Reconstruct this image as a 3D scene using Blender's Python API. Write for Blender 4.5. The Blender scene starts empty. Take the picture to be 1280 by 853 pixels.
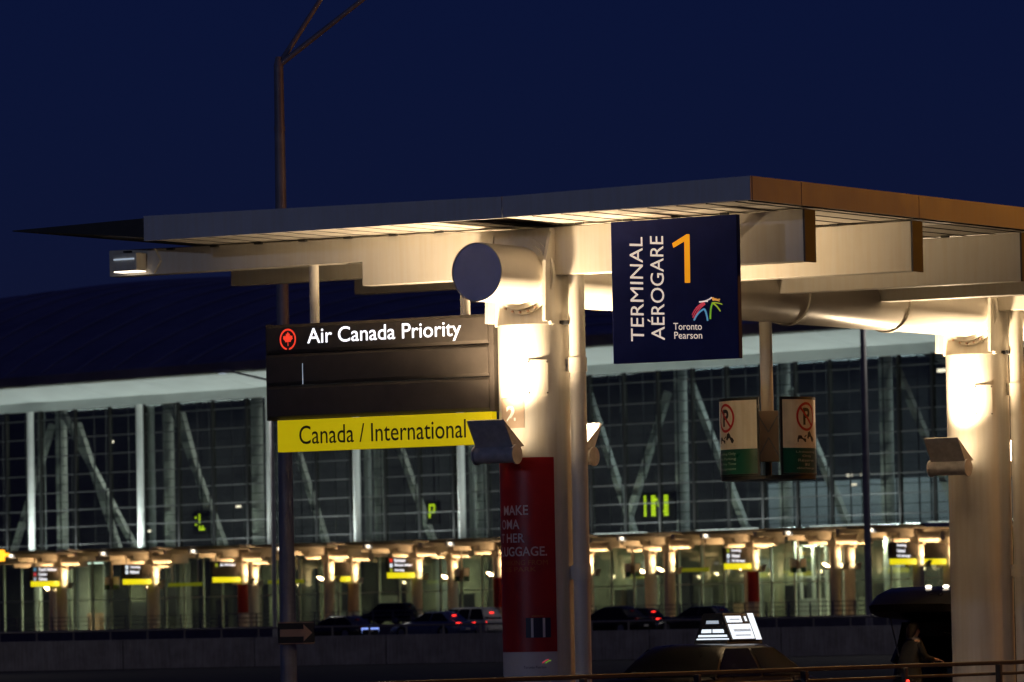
import bpy, math, random
from mathutils import Vector, Matrix
random.seed(7)
R = math.radians
PI = math.pi
sc = bpy.context.scene
COL = sc.collection

# ------------------------------------------------------------------ camera
EYE = 1.7
cam_d = bpy.data.cameras.new('camera')
cam = bpy.data.objects.new('camera', cam_d)
COL.objects.link(cam)
cam_d.sensor_width = 36.0
cam_d.lens = 7000.0 / 1280.0 * 36.0
cam_d.clip_start = 0.5
cam_d.clip_end = 6000.0
pitch = math.atan(355.5 / 7000.0)
cam.matrix_world = (Matrix.Translation((0, 0, EYE)) @ Matrix.Rotation(PI / 2 + pitch, 4, 'X')
                    @ Matrix.Rotation(-0.019, 4, 'Z'))
cam_d.dof.use_dof = True
cam_d.dof.focus_distance = 79.0
cam_d.dof.aperture_fstop = 4.4
sc.camera = cam

# ------------------------------------------------------------------ world: late dusk, sun gone behind the camera
world = bpy.data.worlds.new('World')
sc.world = world
world.use_nodes = True
wn = world.node_tree
bg = wn.nodes['Background']
sky = wn.nodes.new('ShaderNodeTexSky')
sky.sky_type = 'NISHITA'
sky.sun_disc = False
sky.sun_elevation = R(5)
sky.sun_rotation = R(180)
sky.ozone_density = 8.0
sky.dust_density = 0.2
mul = wn.nodes.new('ShaderNodeMixRGB')
mul.blend_type = 'MULTIPLY'
mul.inputs[0].default_value = 1.0
mul.inputs[2].default_value = (1.0, 0.34, 0.68, 1)
add = wn.nodes.new('ShaderNodeMixRGB')
add.blend_type = 'ADD'
add.inputs[0].default_value = 1.0
add.inputs[2].default_value = (0.30, 0.25, 1.15, 1)     # city glow in the air
wn.links.new(sky.outputs[0], mul.inputs[1])
wn.links.new(mul.outputs[0], add.inputs[1])
wn.links.new(add.outputs[0], bg.inputs[0])
bg.inputs[1].default_value = 0.0105

sc.view_settings.view_transform = 'Standard'
sc.view_settings.look = 'None'
sc.view_settings.exposure = 0.0
sc.view_settings.gamma = 1.0
sc.view_settings.use_curve_mapping = False
sc.render.engine = 'CYCLES'
sc.cycles.use_denoising = True
sc.cycles.use_light_tree = True
sc.cycles.max_bounces = 6
sc.cycles.diffuse_bounces = 3
sc.cycles.glossy_bounces = 3
sc.cycles.transparent_max_bounces = 16
sc.cycles.sample_clamp_indirect = 6.0

# ------------------------------------------------------------------ materials
def mat(name, col, rough=0.6, metal=0.0, var=0.12, scale=3.0, bump=0.0, emit=None, estr=0.0, spec=0.5, streak=0.0,
        coat=0.0, dirtcol=None):
    m = bpy.data.materials.new(name)
    m.use_nodes = True
    nt = m.node_tree
    b = nt.nodes['Principled BSDF']
    b.inputs['Roughness'].default_value = rough
    b.inputs['Metallic'].default_value = metal
    b.inputs['Specular IOR Level'].default_value = spec
    b.inputs['Coat Weight'].default_value = coat
    base = (*col, 1)
    if var > 0 or streak > 0:
        tc = nt.nodes.new('ShaderNodeTexCoord')
        n = nt.nodes.new('ShaderNodeTexNoise')
        n.inputs['Scale'].default_value = scale
        n.inputs['Detail'].default_value = 6
        n.inputs['Roughness'].default_value = 0.65
        nt.links.new(tc.outputs['Object'], n.inputs['Vector'])
        r = nt.nodes.new('ShaderNodeValToRGB')
        r.color_ramp.elements[0].position = 0.3
        r.color_ramp.elements[1].position = 0.7
        d = dirtcol or tuple(c * (1 - 2 * var) for c in col)
        r.color_ramp.elements[0].color = (*d, 1)
        r.color_ramp.elements[1].color = (*[min(1, c * (1 + var * .5)) for c in col], 1)
        nt.links.new(n.outputs['Fac'], r.inputs['Fac'])
        out = r.outputs['Color']
        if streak > 0:
            mp = nt.nodes.new('ShaderNodeMapping')
            mp.inputs['Scale'].default_value = (9, 9, 0.5)
            nt.links.new(tc.outputs['Object'], mp.inputs['Vector'])
            n2 = nt.nodes.new('ShaderNodeTexNoise')
            n2.inputs['Scale'].default_value = 1.6
            n2.inputs['Detail'].default_value = 4
            nt.links.new(mp.outputs[0], n2.inputs['Vector'])
            r2 = nt.nodes.new('ShaderNodeValToRGB')
            r2.color_ramp.elements[0].position = 0.35
            r2.color_ramp.elements[1].position = 0.6
            k = 1 - streak
            r2.color_ramp.elements[0].color = (k, k * .97, k * .92, 1)
            r2.color_ramp.elements[1].color = (1, 1, 1, 1)
            nt.links.new(n2.outputs['Fac'], r2.inputs['Fac'])
            mx = nt.nodes.new('ShaderNodeMixRGB')
            mx.blend_type = 'MULTIPLY'
            mx.inputs[0].default_value = 1
            nt.links.new(out, mx.inputs[1])
            nt.links.new(r2.outputs[0], mx.inputs[2])
            out = mx.outputs[0]
        nt.links.new(out, b.inputs['Base Color'])
        mr = nt.nodes.new('ShaderNodeMapRange')
        mr.inputs['To Min'].default_value = max(0.03, rough - 0.1)
        mr.inputs['To Max'].default_value = min(1, rough + 0.1)
        nt.links.new(n.outputs['Fac'], mr.inputs['Value'])
        nt.links.new(mr.outputs[0], b.inputs['Roughness'])
        if bump > 0:
            n3 = nt.nodes.new('ShaderNodeTexNoise')
            n3.inputs['Scale'].default_value = scale * 14
            n3.inputs['Detail'].default_value = 5
            nt.links.new(tc.outputs['Object'], n3.inputs['Vector'])
            bp = nt.nodes.new('ShaderNodeBump')
            bp.inputs['Strength'].default_value = bump
            bp.inputs['Distance'].default_value = 0.02
            nt.links.new(n3.outputs['Fac'], bp.inputs['Height'])
            nt.links.new(bp.outputs[0], b.inputs['Normal'])
    else:
        b.inputs['Base Color'].default_value = base
    if emit:
        b.inputs['Emission Color'].default_value = (*emit, 1)
        b.inputs['Emission Strength'].default_value = estr
    return m

def glass_mat(name, tint, refl=0.12, rough=0.03):
    m = bpy.data.materials.new(name)
    m.use_nodes = True
    nt = m.node_tree
    nt.nodes.remove(nt.nodes['Principled BSDF'])
    o = nt.nodes['Material Output']
    t = nt.nodes.new('ShaderNodeBsdfTransparent')
    t.inputs[0].default_value = (*tint, 1)
    g = nt.nodes.new('ShaderNodeBsdfGlossy')
    g.inputs['Roughness'].default_value = rough
    g.inputs[0].default_value = (.9, .95, 1, 1)
    lw = nt.nodes.new('ShaderNodeLayerWeight')
    lw.inputs[0].default_value = 0.35
    mr = nt.nodes.new('ShaderNodeMapRange')
    mr.inputs['To Min'].default_value = refl * .4
    mr.inputs['To Max'].default_value = min(1, refl * 3)
    nt.links.new(lw.outputs['Fresnel'], mr.inputs['Value'])
    mx = nt.nodes.new('ShaderNodeMixShader')
    nt.links.new(mr.outputs[0], mx.inputs[0])
    nt.links.new(t.outputs[0], mx.inputs[1])
    nt.links.new(g.outputs[0], mx.inputs[2])
    nt.links.new(mx.outputs[0], o.inputs['Surface'])
    return m

M = {}
M['asphalt'] = mat('asphalt', (.032, .032, .035), .85, var=.25, scale=.6, bump=.4)
M['concrete'] = mat('concrete', (.42, .42, .43), .85, var=.18, scale=1.2, bump=.3, streak=.25)
M['paving'] = mat('paving', (.28, .26, .24), .8, var=.15, scale=1.0, bump=.2)
M['steel_white'] = mat('steel_white', (.74, .70, .62), .45, var=.04, scale=1.1, streak=.035)
M['column_white'] = mat('column_white', (.72, .68, .60), .40, var=.05, scale=1.2, streak=.07)
M['fascia'] = mat('fascia', (.60, .60, .63), .5, var=.05, scale=1.4, streak=.02)
M['end_shade'] = mat('end_shade', (.045, .045, .06), .6, var=.1)  # shade on the beam ends put into the colour, against the amber lamp
M['rail_dark'] = mat('rail_dark', (.11, .105, .10), .5, metal=.3, var=.2, scale=5)
M['disc_dusk_tint'] = mat('disc_dusk_tint', (.62, .62, .88), .5, var=.05, scale=3)  # bluish dusk light on the end disc put into its colour
M['tube_white'] = mat('tube_white', (.74, .69, .61), .34, var=.05, scale=1.3, bump=.02)
M['soffit_far_unlit'] = mat('soffit_far_unlit', (.07, .058, .05), .7, var=.1)  # same soffit, darkened so the far undersides look unlit
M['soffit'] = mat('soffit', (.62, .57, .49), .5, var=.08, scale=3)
M['dark_metal'] = mat('dark_metal', (.035, .033, .032), .6, var=.2, scale=4)
M['gap'] = mat('gap', (.02, .02, .02), .9, var=0)
M['grey_metal'] = mat('grey_metal', (.26, .25, .25), .45, metal=.3, var=.15, scale=6)
M['fixture'] = mat('fixture', (.48, .46, .46), .45, var=.15, scale=8)
M['sign_black'] = mat('sign_black', (.075, .064, .055), .38, var=.1, scale=5, spec=.3)
M['black'] = mat('black', (.012, .012, .012), .5, var=.1, scale=5)
M['yellow_lit'] = mat('yellow_lit', (.75, .60, .01), .45, var=.05, scale=1.2, emit=(1, .78, .0), estr=.36)
M['yellow_dim'] = mat('yellow_dim', (.4, .42, .02), .5, var=0, emit=(.62, .70, .02), estr=.13)
M['yellow_far'] = mat('yellow_far', (.75, .62, .01), .45, var=0, emit=(1, .86, .01), estr=.85)
M['white_lit'] = mat('white_lit', (.8, .8, .8), .5, var=0, emit=(.93, .93, 1), estr=1.5)
M['leaf_lit'] = mat('leaf_lit', (.7, .05, .02), .5, var=0, emit=(1, .055, .025), estr=.9)
M['navy'] = mat('navy', (.034, .044, .19), .5, var=.12, scale=2.5, spec=.15)
M['cream_lit'] = mat('cream_lit', (.75, .65, .55), .5, var=0, emit=(1, .80, .66), estr=.62)
M['amber_lit'] = mat('amber_lit', (.7, .35, .01), .5, var=0, emit=(1, .36, .006), estr=.72)
for k, c in dict(logo_white=(.9, .75, .7), logo_red=(.75, .06, .09), logo_blue=(.12, .36, .58), logo_green=(.22, .50, .03),
                 logo_lime=(.42, .52, .03), logo_orange=(.9, .42, .08)).items():
    M[k] = mat(k, c, .5, var=0, emit=c, estr=.55)
M['poster_red'] = mat('poster_red', (.34, .012, .010), .4, var=.07, scale=3)
M['poster_white'] = mat('poster_white', (.60, .58, .58), .45, var=.06, scale=3)
M['poster_text'] = mat('poster_text', (.70, .55, .52), .5, var=0)
M['poster_gold'] = mat('poster_gold', (.42, .12, .03), .5, var=0)
M['suitcase'] = mat('suitcase', (.016, .018, .045), .5, var=0)
M['plate_beige'] = mat('plate_beige', (.40, .30, .22), .5, var=.05)
M['plate_white'] = mat('plate_white', (.85, .82, .78), .5, var=0)
M['board_white'] = mat('board_white', (.84, .80, .72), .3, var=.05, scale=4, streak=.08)
M['board_green'] = mat('board_green', (.006, .075, .055), .3, var=.05, scale=4)
M['ban_red'] = mat('ban_red', (.50, .012, .012), .4, var=0)
M['board_text'] = mat('board_text', (.50, .52, .48), .4, var=0)
M['lamp_warm'] = mat('lamp_warm', (.9, .8, .6), .3, var=0, emit=(1, .76, .48), estr=9)
M['lamp_far'] = mat('lamp_far', (.9, .8, .6), .3, var=0, emit=(1, .74, .38), estr=22)
M['lamp_small'] = mat('lamp_small', (.9, .8, .7), .3, var=0, emit=(1, .86, .68), estr=3)
M['sodium'] = mat('sodium', (.9, .6, .3), .3, var=0, emit=(1, .45, .08), estr=30)
M['pole'] = mat('pole', (.38, .38, .42), .5, metal=.1, var=.15, scale=3, streak=.15)
M['arrow'] = mat('arrow', (.56, .36, .25), .6, var=.06)
M['glass'] = glass_mat('facade_glass', (.74, .76, .72), .12)
M['glass_low'] = glass_mat('shopfront_glass', (.80, .86, .80), .10)
M['mullion'] = mat('mullion', (.009, .010, .011), .5, var=.1)
M['transom'] = mat('transom', (.085, .09, .09), .5, var=.1)
M['frame_white'] = mat('frame_white', (.70, .72, .66), .5, var=.05)
M['int_col'] = mat('interior_column', (.66, .70, .66), .6, var=.08, scale=1)
M['ext_col'] = mat('exterior_column', (.78, .82, .78), .5, var=.06, scale=1)
M['int_wall'] = mat('interior_wall', (.075, .082, .09), .8, var=.4, scale=.12)
M['int_panel'] = mat('interior_panel', (.30, .34, .36), .7, var=.12, scale=.4)
M['partition'] = mat('partition', (.62, .70, .76), .6, var=.08, scale=.3)
M['low_wall'] = mat('lobby_wall', (.30, .32, .25), .7, var=.45, scale=.16)
M['roof_metal'] = mat('roof_metal', (.66, .66, .58), .48, metal=.75, var=.2, scale=.1)
M['roof_trim'] = mat('roof_trim', (.60, .66, .66), .5, var=.1, scale=.3)
M['soffit_term'] = mat('terminal_soffit', (.70, .76, .73), .35, var=.06, scale=.3)
M['led'] = mat('led_yellow', (.5, .6, .02), .5, var=0, emit=(.66, .95, .015), estr=1.6)
M['amber_box'] = mat('amber_box', (.9, .5, .05), .5, var=0, emit=(1, .42, .02), estr=2.2)
M['linear_lamp'] = mat('linear_lamp', (.8, .9, .85), .4, var=0, emit=(.85, 1, .93), estr=3)
M['red_lit'] = mat('red_lit', (.6, .02, .02), .3, var=0, emit=(1, .03, .02), estr=3.2)
M['blue_white_lit'] = mat('blue_white_lit', (.4, .5, .9), .3, var=0, emit=(.25, .38, 1), estr=1.2)
M['ad_white'] = mat('ad_white', (.8, .85, .9), .4, var=0, emit=(.80, .90, 1), estr=1.15)
M['ad_grey'] = mat('ad_grey', (.5, .55, .6), .4, var=0, emit=(.55, .66, .8), estr=.55)
M['tyre'] = mat('tyre', (.015, .015, .015), .9, var=.1)
M['rim'] = mat('rim', (.35, .35, .36), .35, metal=.8, var=.05)
M['car_glass'] = mat('car_glass', (.010, .010, .012), .12, var=0, spec=.3)
M['lens_clear'] = mat('lens_clear', (.6, .6, .6), .1, var=0)
M['skin'] = mat('skin', (.46, .27, .19), .55, var=.08, scale=20)
M['hair'] = mat('hair', (.025, .016, .010), .6, var=.2, scale=30)
M['coat'] = mat('coat', (.009, .009, .010), .8, var=.15, scale=20)
M['shirt'] = mat('shirt', (.30, .28, .28), .8, var=.1, scale=20)
def paint(name, col):
    return mat(name, col, .28, var=.04, scale=2, coat=.8)
M['paint_black'] = mat('paint_black', (.006, .006, .007), .3, var=.04, scale=2, coat=.15, spec=.3)
M['paint_blue'] = paint('paint_blue', (.09, .12, .26))
M['paint_white'] = paint('paint_white', (.52, .52, .52))
M['paint_dark'] = paint('paint_dark', (.02, .02, .024))

# ------------------------------------------------------------------ mesh helpers
class MB:
    def __init__(s):
        s.v = []; s.f = []
    def add(s, vs, fs):
        o = len(s.v)
        s.v += [tuple(p) for p in vs]
        s.f += [tuple(i + o for i in f) for f in fs]
        return s
    def box(s, x0, x1, y0, y1, z0, z1):
        return s.add([(x0, y0, z0), (x1, y0, z0), (x1, y1, z0), (x0, y1, z0), (x0, y0, z1), (x1, y0, z1), (x1, y1, z1), (x0, y1, z1)],
                     [(3, 2, 1, 0), (4, 5, 6, 7), (0, 1, 5, 4), (1, 2, 6, 5), (2, 3, 7, 6), (3, 0, 4, 7)])
    def bar(s, p0, p1, r0, r1=None, n=16, cap=True):
        r1 = r0 if r1 is None else r1
        p0 = Vector(p0); p1 = Vector(p1)
        d = (p1 - p0).normalized()
        a = d.orthogonal().normalized(); b = d.cross(a)
        vs = []
        for p, r in ((p0, r0), (p1, r1)):
            for k in range(n):
                t = 2 * PI * k / n
                vs.append(p + (a * math.cos(t) + b * math.sin(t)) * r)
        fs = [(k, (k + 1) % n, n + (k + 1) % n, n + k) for k in range(n)]
        if cap:
            fs += [tuple(range(n - 1, -1, -1)), tuple(range(n, 2 * n))]
        return s.add(vs, fs)
    def beam(s, p0, p1, w, h):
        p0 = Vector(p0); p1 = Vector(p1)
        d = (p1 - p0).normalized()
        a = d.cross(Vector((0, 0, 1)))
        a = a.normalized() if a.length > 1e-4 else Vector((1, 0, 0))
        b = a.cross(d)
        vs = [p + a * i * w / 2 + b * j * h / 2 for p in (p0, p1) for i, j in ((-1, -1), (1, -1), (1, 1), (-1, 1))]
        return s.add(vs, [(0, 1, 2, 3), (7, 6, 5, 4), (0, 4, 5, 1), (1, 5, 6, 2), (2, 6, 7, 3), (3, 7, 4, 0)])
    def prism(s, poly, y0, y1, ax='y'):
        n = len(poly)
        def P(a, b, t):
            return {'y': (a, t, b), 'x': (t, a, b), 'z': (a, b, t)}[ax]
        vs = [P(a, b, y0) for a, b in poly] + [P(a, b, y1) for a, b in poly]
        fs = [tuple(range(n)), tuple(range(2 * n - 1, n - 1, -1))] + [(k, n + k, n + (k + 1) % n, (k + 1) % n) for k in range(n)]
        return s.add(vs, fs)
    def ring(s, c, axis, ro, ri, th, n=48):
        axis = Vector(axis).normalized(); c = Vector(c)
        a = axis.orthogonal().normalized(); b = axis.cross(a)
        vs = []
        for t, r in ((0, ro), (th, ro), (th, ri), (0, ri)):
            for k in range(n):
                q = 2 * PI * k / n
                vs.append(c + axis * t + (a * math.cos(q) + b * math.sin(q)) * r)
        fs = []
        for j in range(4):
            for k in range(n):
                fs.append((j * n + k, j * n + (k + 1) % n, ((j + 1) % 4) * n + (k + 1) % n, ((j + 1) % 4) * n + k))
        return s.add(vs, fs)
    def loft(s, rings, cap=True):
        n = len(rings[0])
        vs = [p for r in rings for p in r]
        fs = []
        for j in range(len(rings) - 1):
            for k in range(n):
                fs.append((j * n + k, j * n + (k + 1) % n, (j + 1) * n + (k + 1) % n, (j + 1) * n + k))
        if cap:
            fs += [tuple(range(n - 1, -1, -1)), tuple(range((len(rings) - 1) * n, len(rings) * n))]
        return s.add(vs, fs)
    def sphere(s, c, rx, ry, rz, nu=14, nv=9):
        rings = []
        for j in range(1, nv):
            t = PI * j / nv
            rings.append([(c[0] + rx * math.sin(t) * math.cos(2 * PI * k / nu), c[1] + ry * math.sin(t) * math.sin(2 * PI * k / nu),
                           c[2] - rz * math.cos(t)) for k in range(nu)])
        return s.loft(rings)
    def mesh(s, name, m, smooth=False, ang=35):
        me = bpy.data.meshes.new(name)
        me.from_pydata(s.v, [], s.f)
        import bmesh
        bm = bmesh.new(); bm.from_mesh(me)
        bmesh.ops.recalc_face_normals(bm, faces=bm.faces)
        bm.to_mesh(me); bm.free()
        me.materials.append(m)
        if smooth:
            me.polygons.foreach_set('use_smooth', [True] * len(me.polygons))
            me.set_sharp_from_angle(angle=R(ang))
        return me
    def build(s, name, m, parent=None, smooth=False, bevel=0.0, ang=35):
        o = bpy.data.objects.new(name, s.mesh(name, m, smooth, ang))
        COL.objects.link(o)
        o.parent = parent
        if bevel:
            bv = o.modifiers.new('bevel', 'BEVEL')
            bv.width = bevel; bv.segments = 2; bv.limit_method = 'ANGLE'; bv.angle_limit = R(40)
        return o

def box(name, m, parent, x0, x1, y0, y1, z0, z1, bevel=0.0):
    return MB().box(x0, x1, y0, y1, z0, z1).build(name, m, parent, bevel=bevel)

def inst(name, me, parent, loc, rz=0.0, scale=(1, 1, 1)):
    o = bpy.data.objects.new(name, me)
    COL.objects.link(o)
    o.parent = parent; o.location = loc; o.rotation_euler = (0, 0, rz); o.scale = scale
    return o

def tag(o, label=None, cat=None, group=None, kind=None):
    if label: o['label'] = label
    if cat: o['category'] = cat
    if group: o['group'] = group
    if kind: o['kind'] = kind
    return o

def thing(name, label, cat, loc=(0, 0, 0), rz=0.0, group=None):
    o = bpy.data.objects.new(name, None)
    COL.objects.link(o)
    o.empty_display_size = 0.3
    o.location = loc; o.rotation_euler = (0, 0, rz)
    return tag(o, label, cat, group)

def copy_tree(o, parent=None):
    c = o.copy(); COL.objects.link(c); c.parent = parent
    for ch in list(o.children):
        copy_tree(ch, c)
    return c

_tcache = {}
def text2d(s, bold=0.0, res=4):
    key = (s, bold, res)
    if key in _tcache: return _tcache[key]
    cu = bpy.data.curves.new('t', 'FONT')
    cu.body = s; cu.size = 1.0; cu.offset = bold; cu.resolution_u = res
    o = bpy.data.objects.new('t', cu)
    COL.objects.link(o)
    dg = bpy.context.evaluated_depsgraph_get()
    me = bpy.data.meshes.new_from_object(o.evaluated_get(dg))
    vs = [(v.co.x, v.co.y) for v in me.vertices]
    fs = [tuple(p.vertices) for p in me.polygons]
    bpy.data.objects.remove(o); bpy.data.curves.remove(cu); bpy.data.meshes.remove(me)
    xs = [v[0] for v in vs]; ys = [v[1] for v in vs]
    _tcache[key] = (vs, fs, min(xs), max(xs), min(ys), max(ys))
    return _tcache[key]

def lettering(s, m, parent, fn, bold=0.0, name='lettering', res=4):
    """fn(a, b) maps the text's unit box (0..1 along, 0..1 up) to a 3-D point"""
    vs, fs, x0, x1, y0, y1 = text2d(s, bold, res)
    mb = MB()
    mb.add([fn((x - x0) / (x1 - x0), (y - y0) / (y1 - y0)) for x, y in vs], fs)
    me = bpy.data.meshes.new(name)
    me.from_pydata(mb.v, [], mb.f)
    me.materials.append(m)
    o = bpy.data.objects.new(name, me)
    COL.objects.link(o); o.parent = parent
    return o

def rect(x0, x1, z0, z1, y):
    return lambda a, b: (x0 + (x1 - x0) * a, y, z0 + (z1 - z0) * b)

def lamp(kind, parent, loc, energy, color, size=0.1, direction=(0, 0, -1), cone=None, blend=1.0, name='lamp_light'):
    d = bpy.data.lights.new(name, kind)
    d.energy = energy; d.color = color
    if kind == 'AREA':
        d.shape = 'RECTANGLE'; d.size, d.size_y = size
    else:
        d.shadow_soft_size = size
    if kind == 'SPOT':
        d.spot_size = cone; d.spot_blend = blend
    o = bpy.data.objects.new(name, d)
    COL.objects.link(o); o.parent = parent; o.location = loc
    o.rotation_euler = Vector(direction).to_track_quat('-Z', 'Y').to_euler()
    return o

ORD = ['first', 'second', 'third', 'fourth', 'fifth', 'sixth', 'seventh', 'eighth', 'ninth', 'tenth', 'eleventh', 'twelfth']

# ------------------------------------------------------------------ the setting
def struct(o): return tag(o, kind='structure')
struct(MB().add([(-3000, -500, 0), (3000, -500, 0), (3000, 5000, 0), (-3000, 5000, 0)], [(0, 1, 2, 3)]).build('ground', M['asphalt']))
# island the near columns stand on
A = R(-32.2); CO = Vector((.3, 78.0, 0))
AX = Vector((math.cos(A), math.sin(A), 0)); AY = Vector((-math.sin(A), math.cos(A), 0))
def cl(l, v, z=0.0):
    return CO + AX * l + AY * v + Vector((0, 0, z))
isl = struct(MB().box(-1.3, 1.3, -6, 34, -.02, .14).build('pavement', M['paving'], bevel=.02))
isl.location = CO; isl.rotation_euler = (0, 0, A)
# raised roadway and terminal forecourt
struct(MB().box(-140, 140, 262.35, 420, -.5, 1.1).build('road', M['asphalt']))
FD = Vector((.81, -.59, 0)).normalized(); FN = Vector((.59, .81, 0)).normalized()
FO = Vector((0, 505, 0))
fore = struct(MB().box(-140, 120, -55, 140, -.5, 2.0).build('forecourt', M['paving']))
fore.location = FO; fore.rotation_euler = (0, 0, math.atan2(FD.y, FD.x))

# ------------------------------------------------------------------ canopy
TUBE_Z = 6.56
def beam_profile(l0, l1):
    return [(l0, 6.90), (-2.76, 6.895), (-2.76, 6.555), (l1, 6.545), (l1, 7.245), (.0, 7.215), (l0, 7.285)]

def build_column(parent, v, far=False):
    n = 24 if far else 64
    c = MB().bar((0, v, .0), (0, v, 5.87), .5, n=n).build('column', M['column_white'], parent, smooth=True)
    MB().box(-.47, .47, v - .27, v + .27, 5.86, 7.2).build('column_head', M['column_white'], c, bevel=.0 if far else .012)
    for s in (-1, 1):
        for f in (-1, 1):
            yy = v + f * .275
            MB().prism([(yy, 5.9), (yy + f * .20, 5.9), (yy + f * .16, 6.75), (yy, 7.15)], s * .47 - .025, s * .47 + .025, 'x').build(
                'gusset_plate', M['steel_white'], c)
    for f in (-1, 1):
        MB().ring((0, v + f * .272, TUBE_Z), (0, f, 0), .545, .405, .05, n=n).build('collar', M['steel_white'], c, smooth=True)
        MB().ring((0, v + f * .322, TUBE_Z), (0, f, 0), .48, .405, .045, n=n).build('collar', M['steel_white'], c, smooth=True)
    if not far:
        for q in (-118, -104, -90, -76, -62, -40, -140):
            qx, qz = .515 * math.cos(R(q)), .515 * math.sin(R(q))
            MB().bar((qx, v - .325, TUBE_Z + qz), (qx, v - .35, TUBE_Z + qz), .016, n=8).build('bolt', M['arrow'], c)
        for s in (-1, 1):
            box('clamp', M['black'], c, s * .53 - .075, s * .53 + .075, v - .06, v + .06, 5.86, 5.92, .008)
    p = MB().bar((.665, v + .08, .0), (.665, v + .08, 6.56), .115, n=12 if far else 32).build('downpipe', M['column_white'], parent, smooth=True)
    if not far:
        for z in (5.3, 2.42):
            MB().bar((.665, v + .08, z - .1), (.665, v + .08, z + .1), .13, n=32).box(.42, .60, v + .04, v + .12, z - .09, z + .09).build(
                'pipe_clamp', M['steel_white'], p, smooth=True)
    return c

def build_roof(parent, v0, v1, seams, detail=True):
    roof = MB().prism([(-5.36, 7.33), (.6, 7.31), (4.49, 7.34), (4.49, 7.56), (.6, 7.50), (-5.36, 7.57)], v0 + .04, v1 - .04).build('roof', M['dark_metal'], parent)
    # front fascia panels (two wings meeting at the low point), side fascia in sheets
    for (vv, s) in ((v0, 1), (v1, -1)):
        for a, b, za, zb in ((-5.40, .62, 7.61, 7.545), (.632, 4.53, 7.545, 7.60)):
            MB().prism([(a, 7.255), (b, 7.25 if b < 1 else 7.28), (b, zb), (a, za)], vv, vv + s * .035).build('fascia_panel', M['fascia'], roof)
    for a, b in zip(seams[:-1], seams[1:]):
        box('fascia_panel', M['fascia'], roof, 4.50, 4.535, a + .008 + (.04 if a == v0 else 0), b - .008 - (.04 if b == v1 else 0), 7.28, 7.60)
    # thin wing tip on the other side, its unlit look put in as dark metal
    MB().prism([(-5.42, 7.31), (-5.42, 7.58), (-7.75, 7.53), (-7.75, 7.515), (-6.6, 7.42)], v0 + .02, v1 - .02).build('roof_tip', M['dark_metal'], roof)
    if detail:
        l = -5.38
        while l < 4.4:
            w = .455
            if -.06 < l + w * .5 < .66:
                l = .64; continue
            e = min(l + w, 4.48)
            if l < -.06 < e: e = -.06
            zt = 7.285 + .004 * abs(l)
            MB().box(l + .012, e - .012, v0 + .05, v1 - .05, zt - .03, zt).build('soffit_panel', M['soffit'], roof)
            MB().box(e - .016, e + .016, v0 + .05, v1 - .05, zt - .036, zt - .004).build('soffit_joint', M['gap'], roof)
            l += w
        # dash-like brackets where the planks cross the beam line
    else:
        MB().box(-5.36, -.08, v0 + .05, v1 - .05, 7.265, 7.295).box(.66, 4.47, v0 + .05, v1 - .05, 7.265, 7.295).build('soffit', M['soffit_far_unlit'], roof)
    return roof

def build_beams(parent, vs, far=False):
    for v in vs:
        MB().prism(beam_profile(-7.2, 4.42), v - .14, v + .14).build('beam', M['steel_white'], parent, bevel=0 if far else .010)
        if not far:
            box('end_plate', M['end_shade'], parent, 4.422, 4.45, v - .15, v + .15, 6.535, 7.25)
        if not far:
            for k in range(14):
                l = -6.9 + k * .455 * 1.7
                if abs(l) < .8 or l > 4.2: continue
                MB().box(l, l + .12, v - .20, v - .145, 7.235, 7.262).build('bolt_plate', M['dark_metal'], parent)

near = thing('canopy', 'large white steel canopy with round tube and two lit columns over the near kerb', 'canopy', CO, A)
SEAMS = [-1.75, -.376, 2.98, 6.34, 9.70, 13.06, 16.42, 19.8]
build_roof(near, -1.75, 19.8, SEAMS)
build_beams(near, (0, 3.08, 6.42, 9.56, 13.35, 16.5))
for v in (0, 13.35):
    build_column(near, v)
tube = MB().bar((0, -1.43, TUBE_Z), (0, 19.4, TUBE_Z), .405, n=72, cap=False).build('drain_tube', M['tube_white'], near, smooth=True)
MB().bar((0, -1.425, TUBE_Z), (0, -1.405, TUBE_Z), .395, n=72).build('end_disc', M['disc_dusk_tint'], tube, smooth=True)
MB().ring((0, -1.44, TUBE_Z), (0, 1, 0), .408, .392, .03, n=72).build('end_rim', M['steel_white'], tube, smooth=True)
for v in (7.24, 10.39, 16.6):
    MB().ring((0, v - .05, TUBE_Z), (0, 1, 0), .435, .40, .10, n=72).build('joint_ring', M['steel_white'], tube, smooth=True)
# hatch covers on the columns
def on_col(v, phi, z, r):
    # phi from the direction towards the camera side, positive to the right
    ex, ey = .533, -.846
    rx, ry = .846, .533
    return (r * (math.cos(phi) * ex + math.sin(phi) * rx), v + r * (math.cos(phi) * ey + math.sin(phi) * ry), z)
def wrap_panel(name, m, parent, v, p0, p1, z0, z1, r0, r1, n=24, loc=None):
    mb = MB()
    vs = []
    for k in range(n + 1):
        p = p0 + (p1 - p0) * k / n
        for r, z in ((r0, z0), (r1, z0), (r1, z1), (r0, z1)):
            vs.append(on_col(v, p, z, r))
    fs = []
    for k in range(n):
        for j in range(4):
            fs.append((k * 4 + j, k * 4 + (j + 1) % 4, (k + 1) * 4 + (j + 1) % 4, (k + 1) * 4 + j))
    fs += [(0, 1, 2, 3), (n * 4 + 3, n * 4 + 2, n * 4 + 1, n * 4)]
    mb.add(vs, fs)
    return mb.build(name, m, parent, smooth=True)
cols = [o for o in near.children if o.name.split('.')[0] == 'column']
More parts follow.
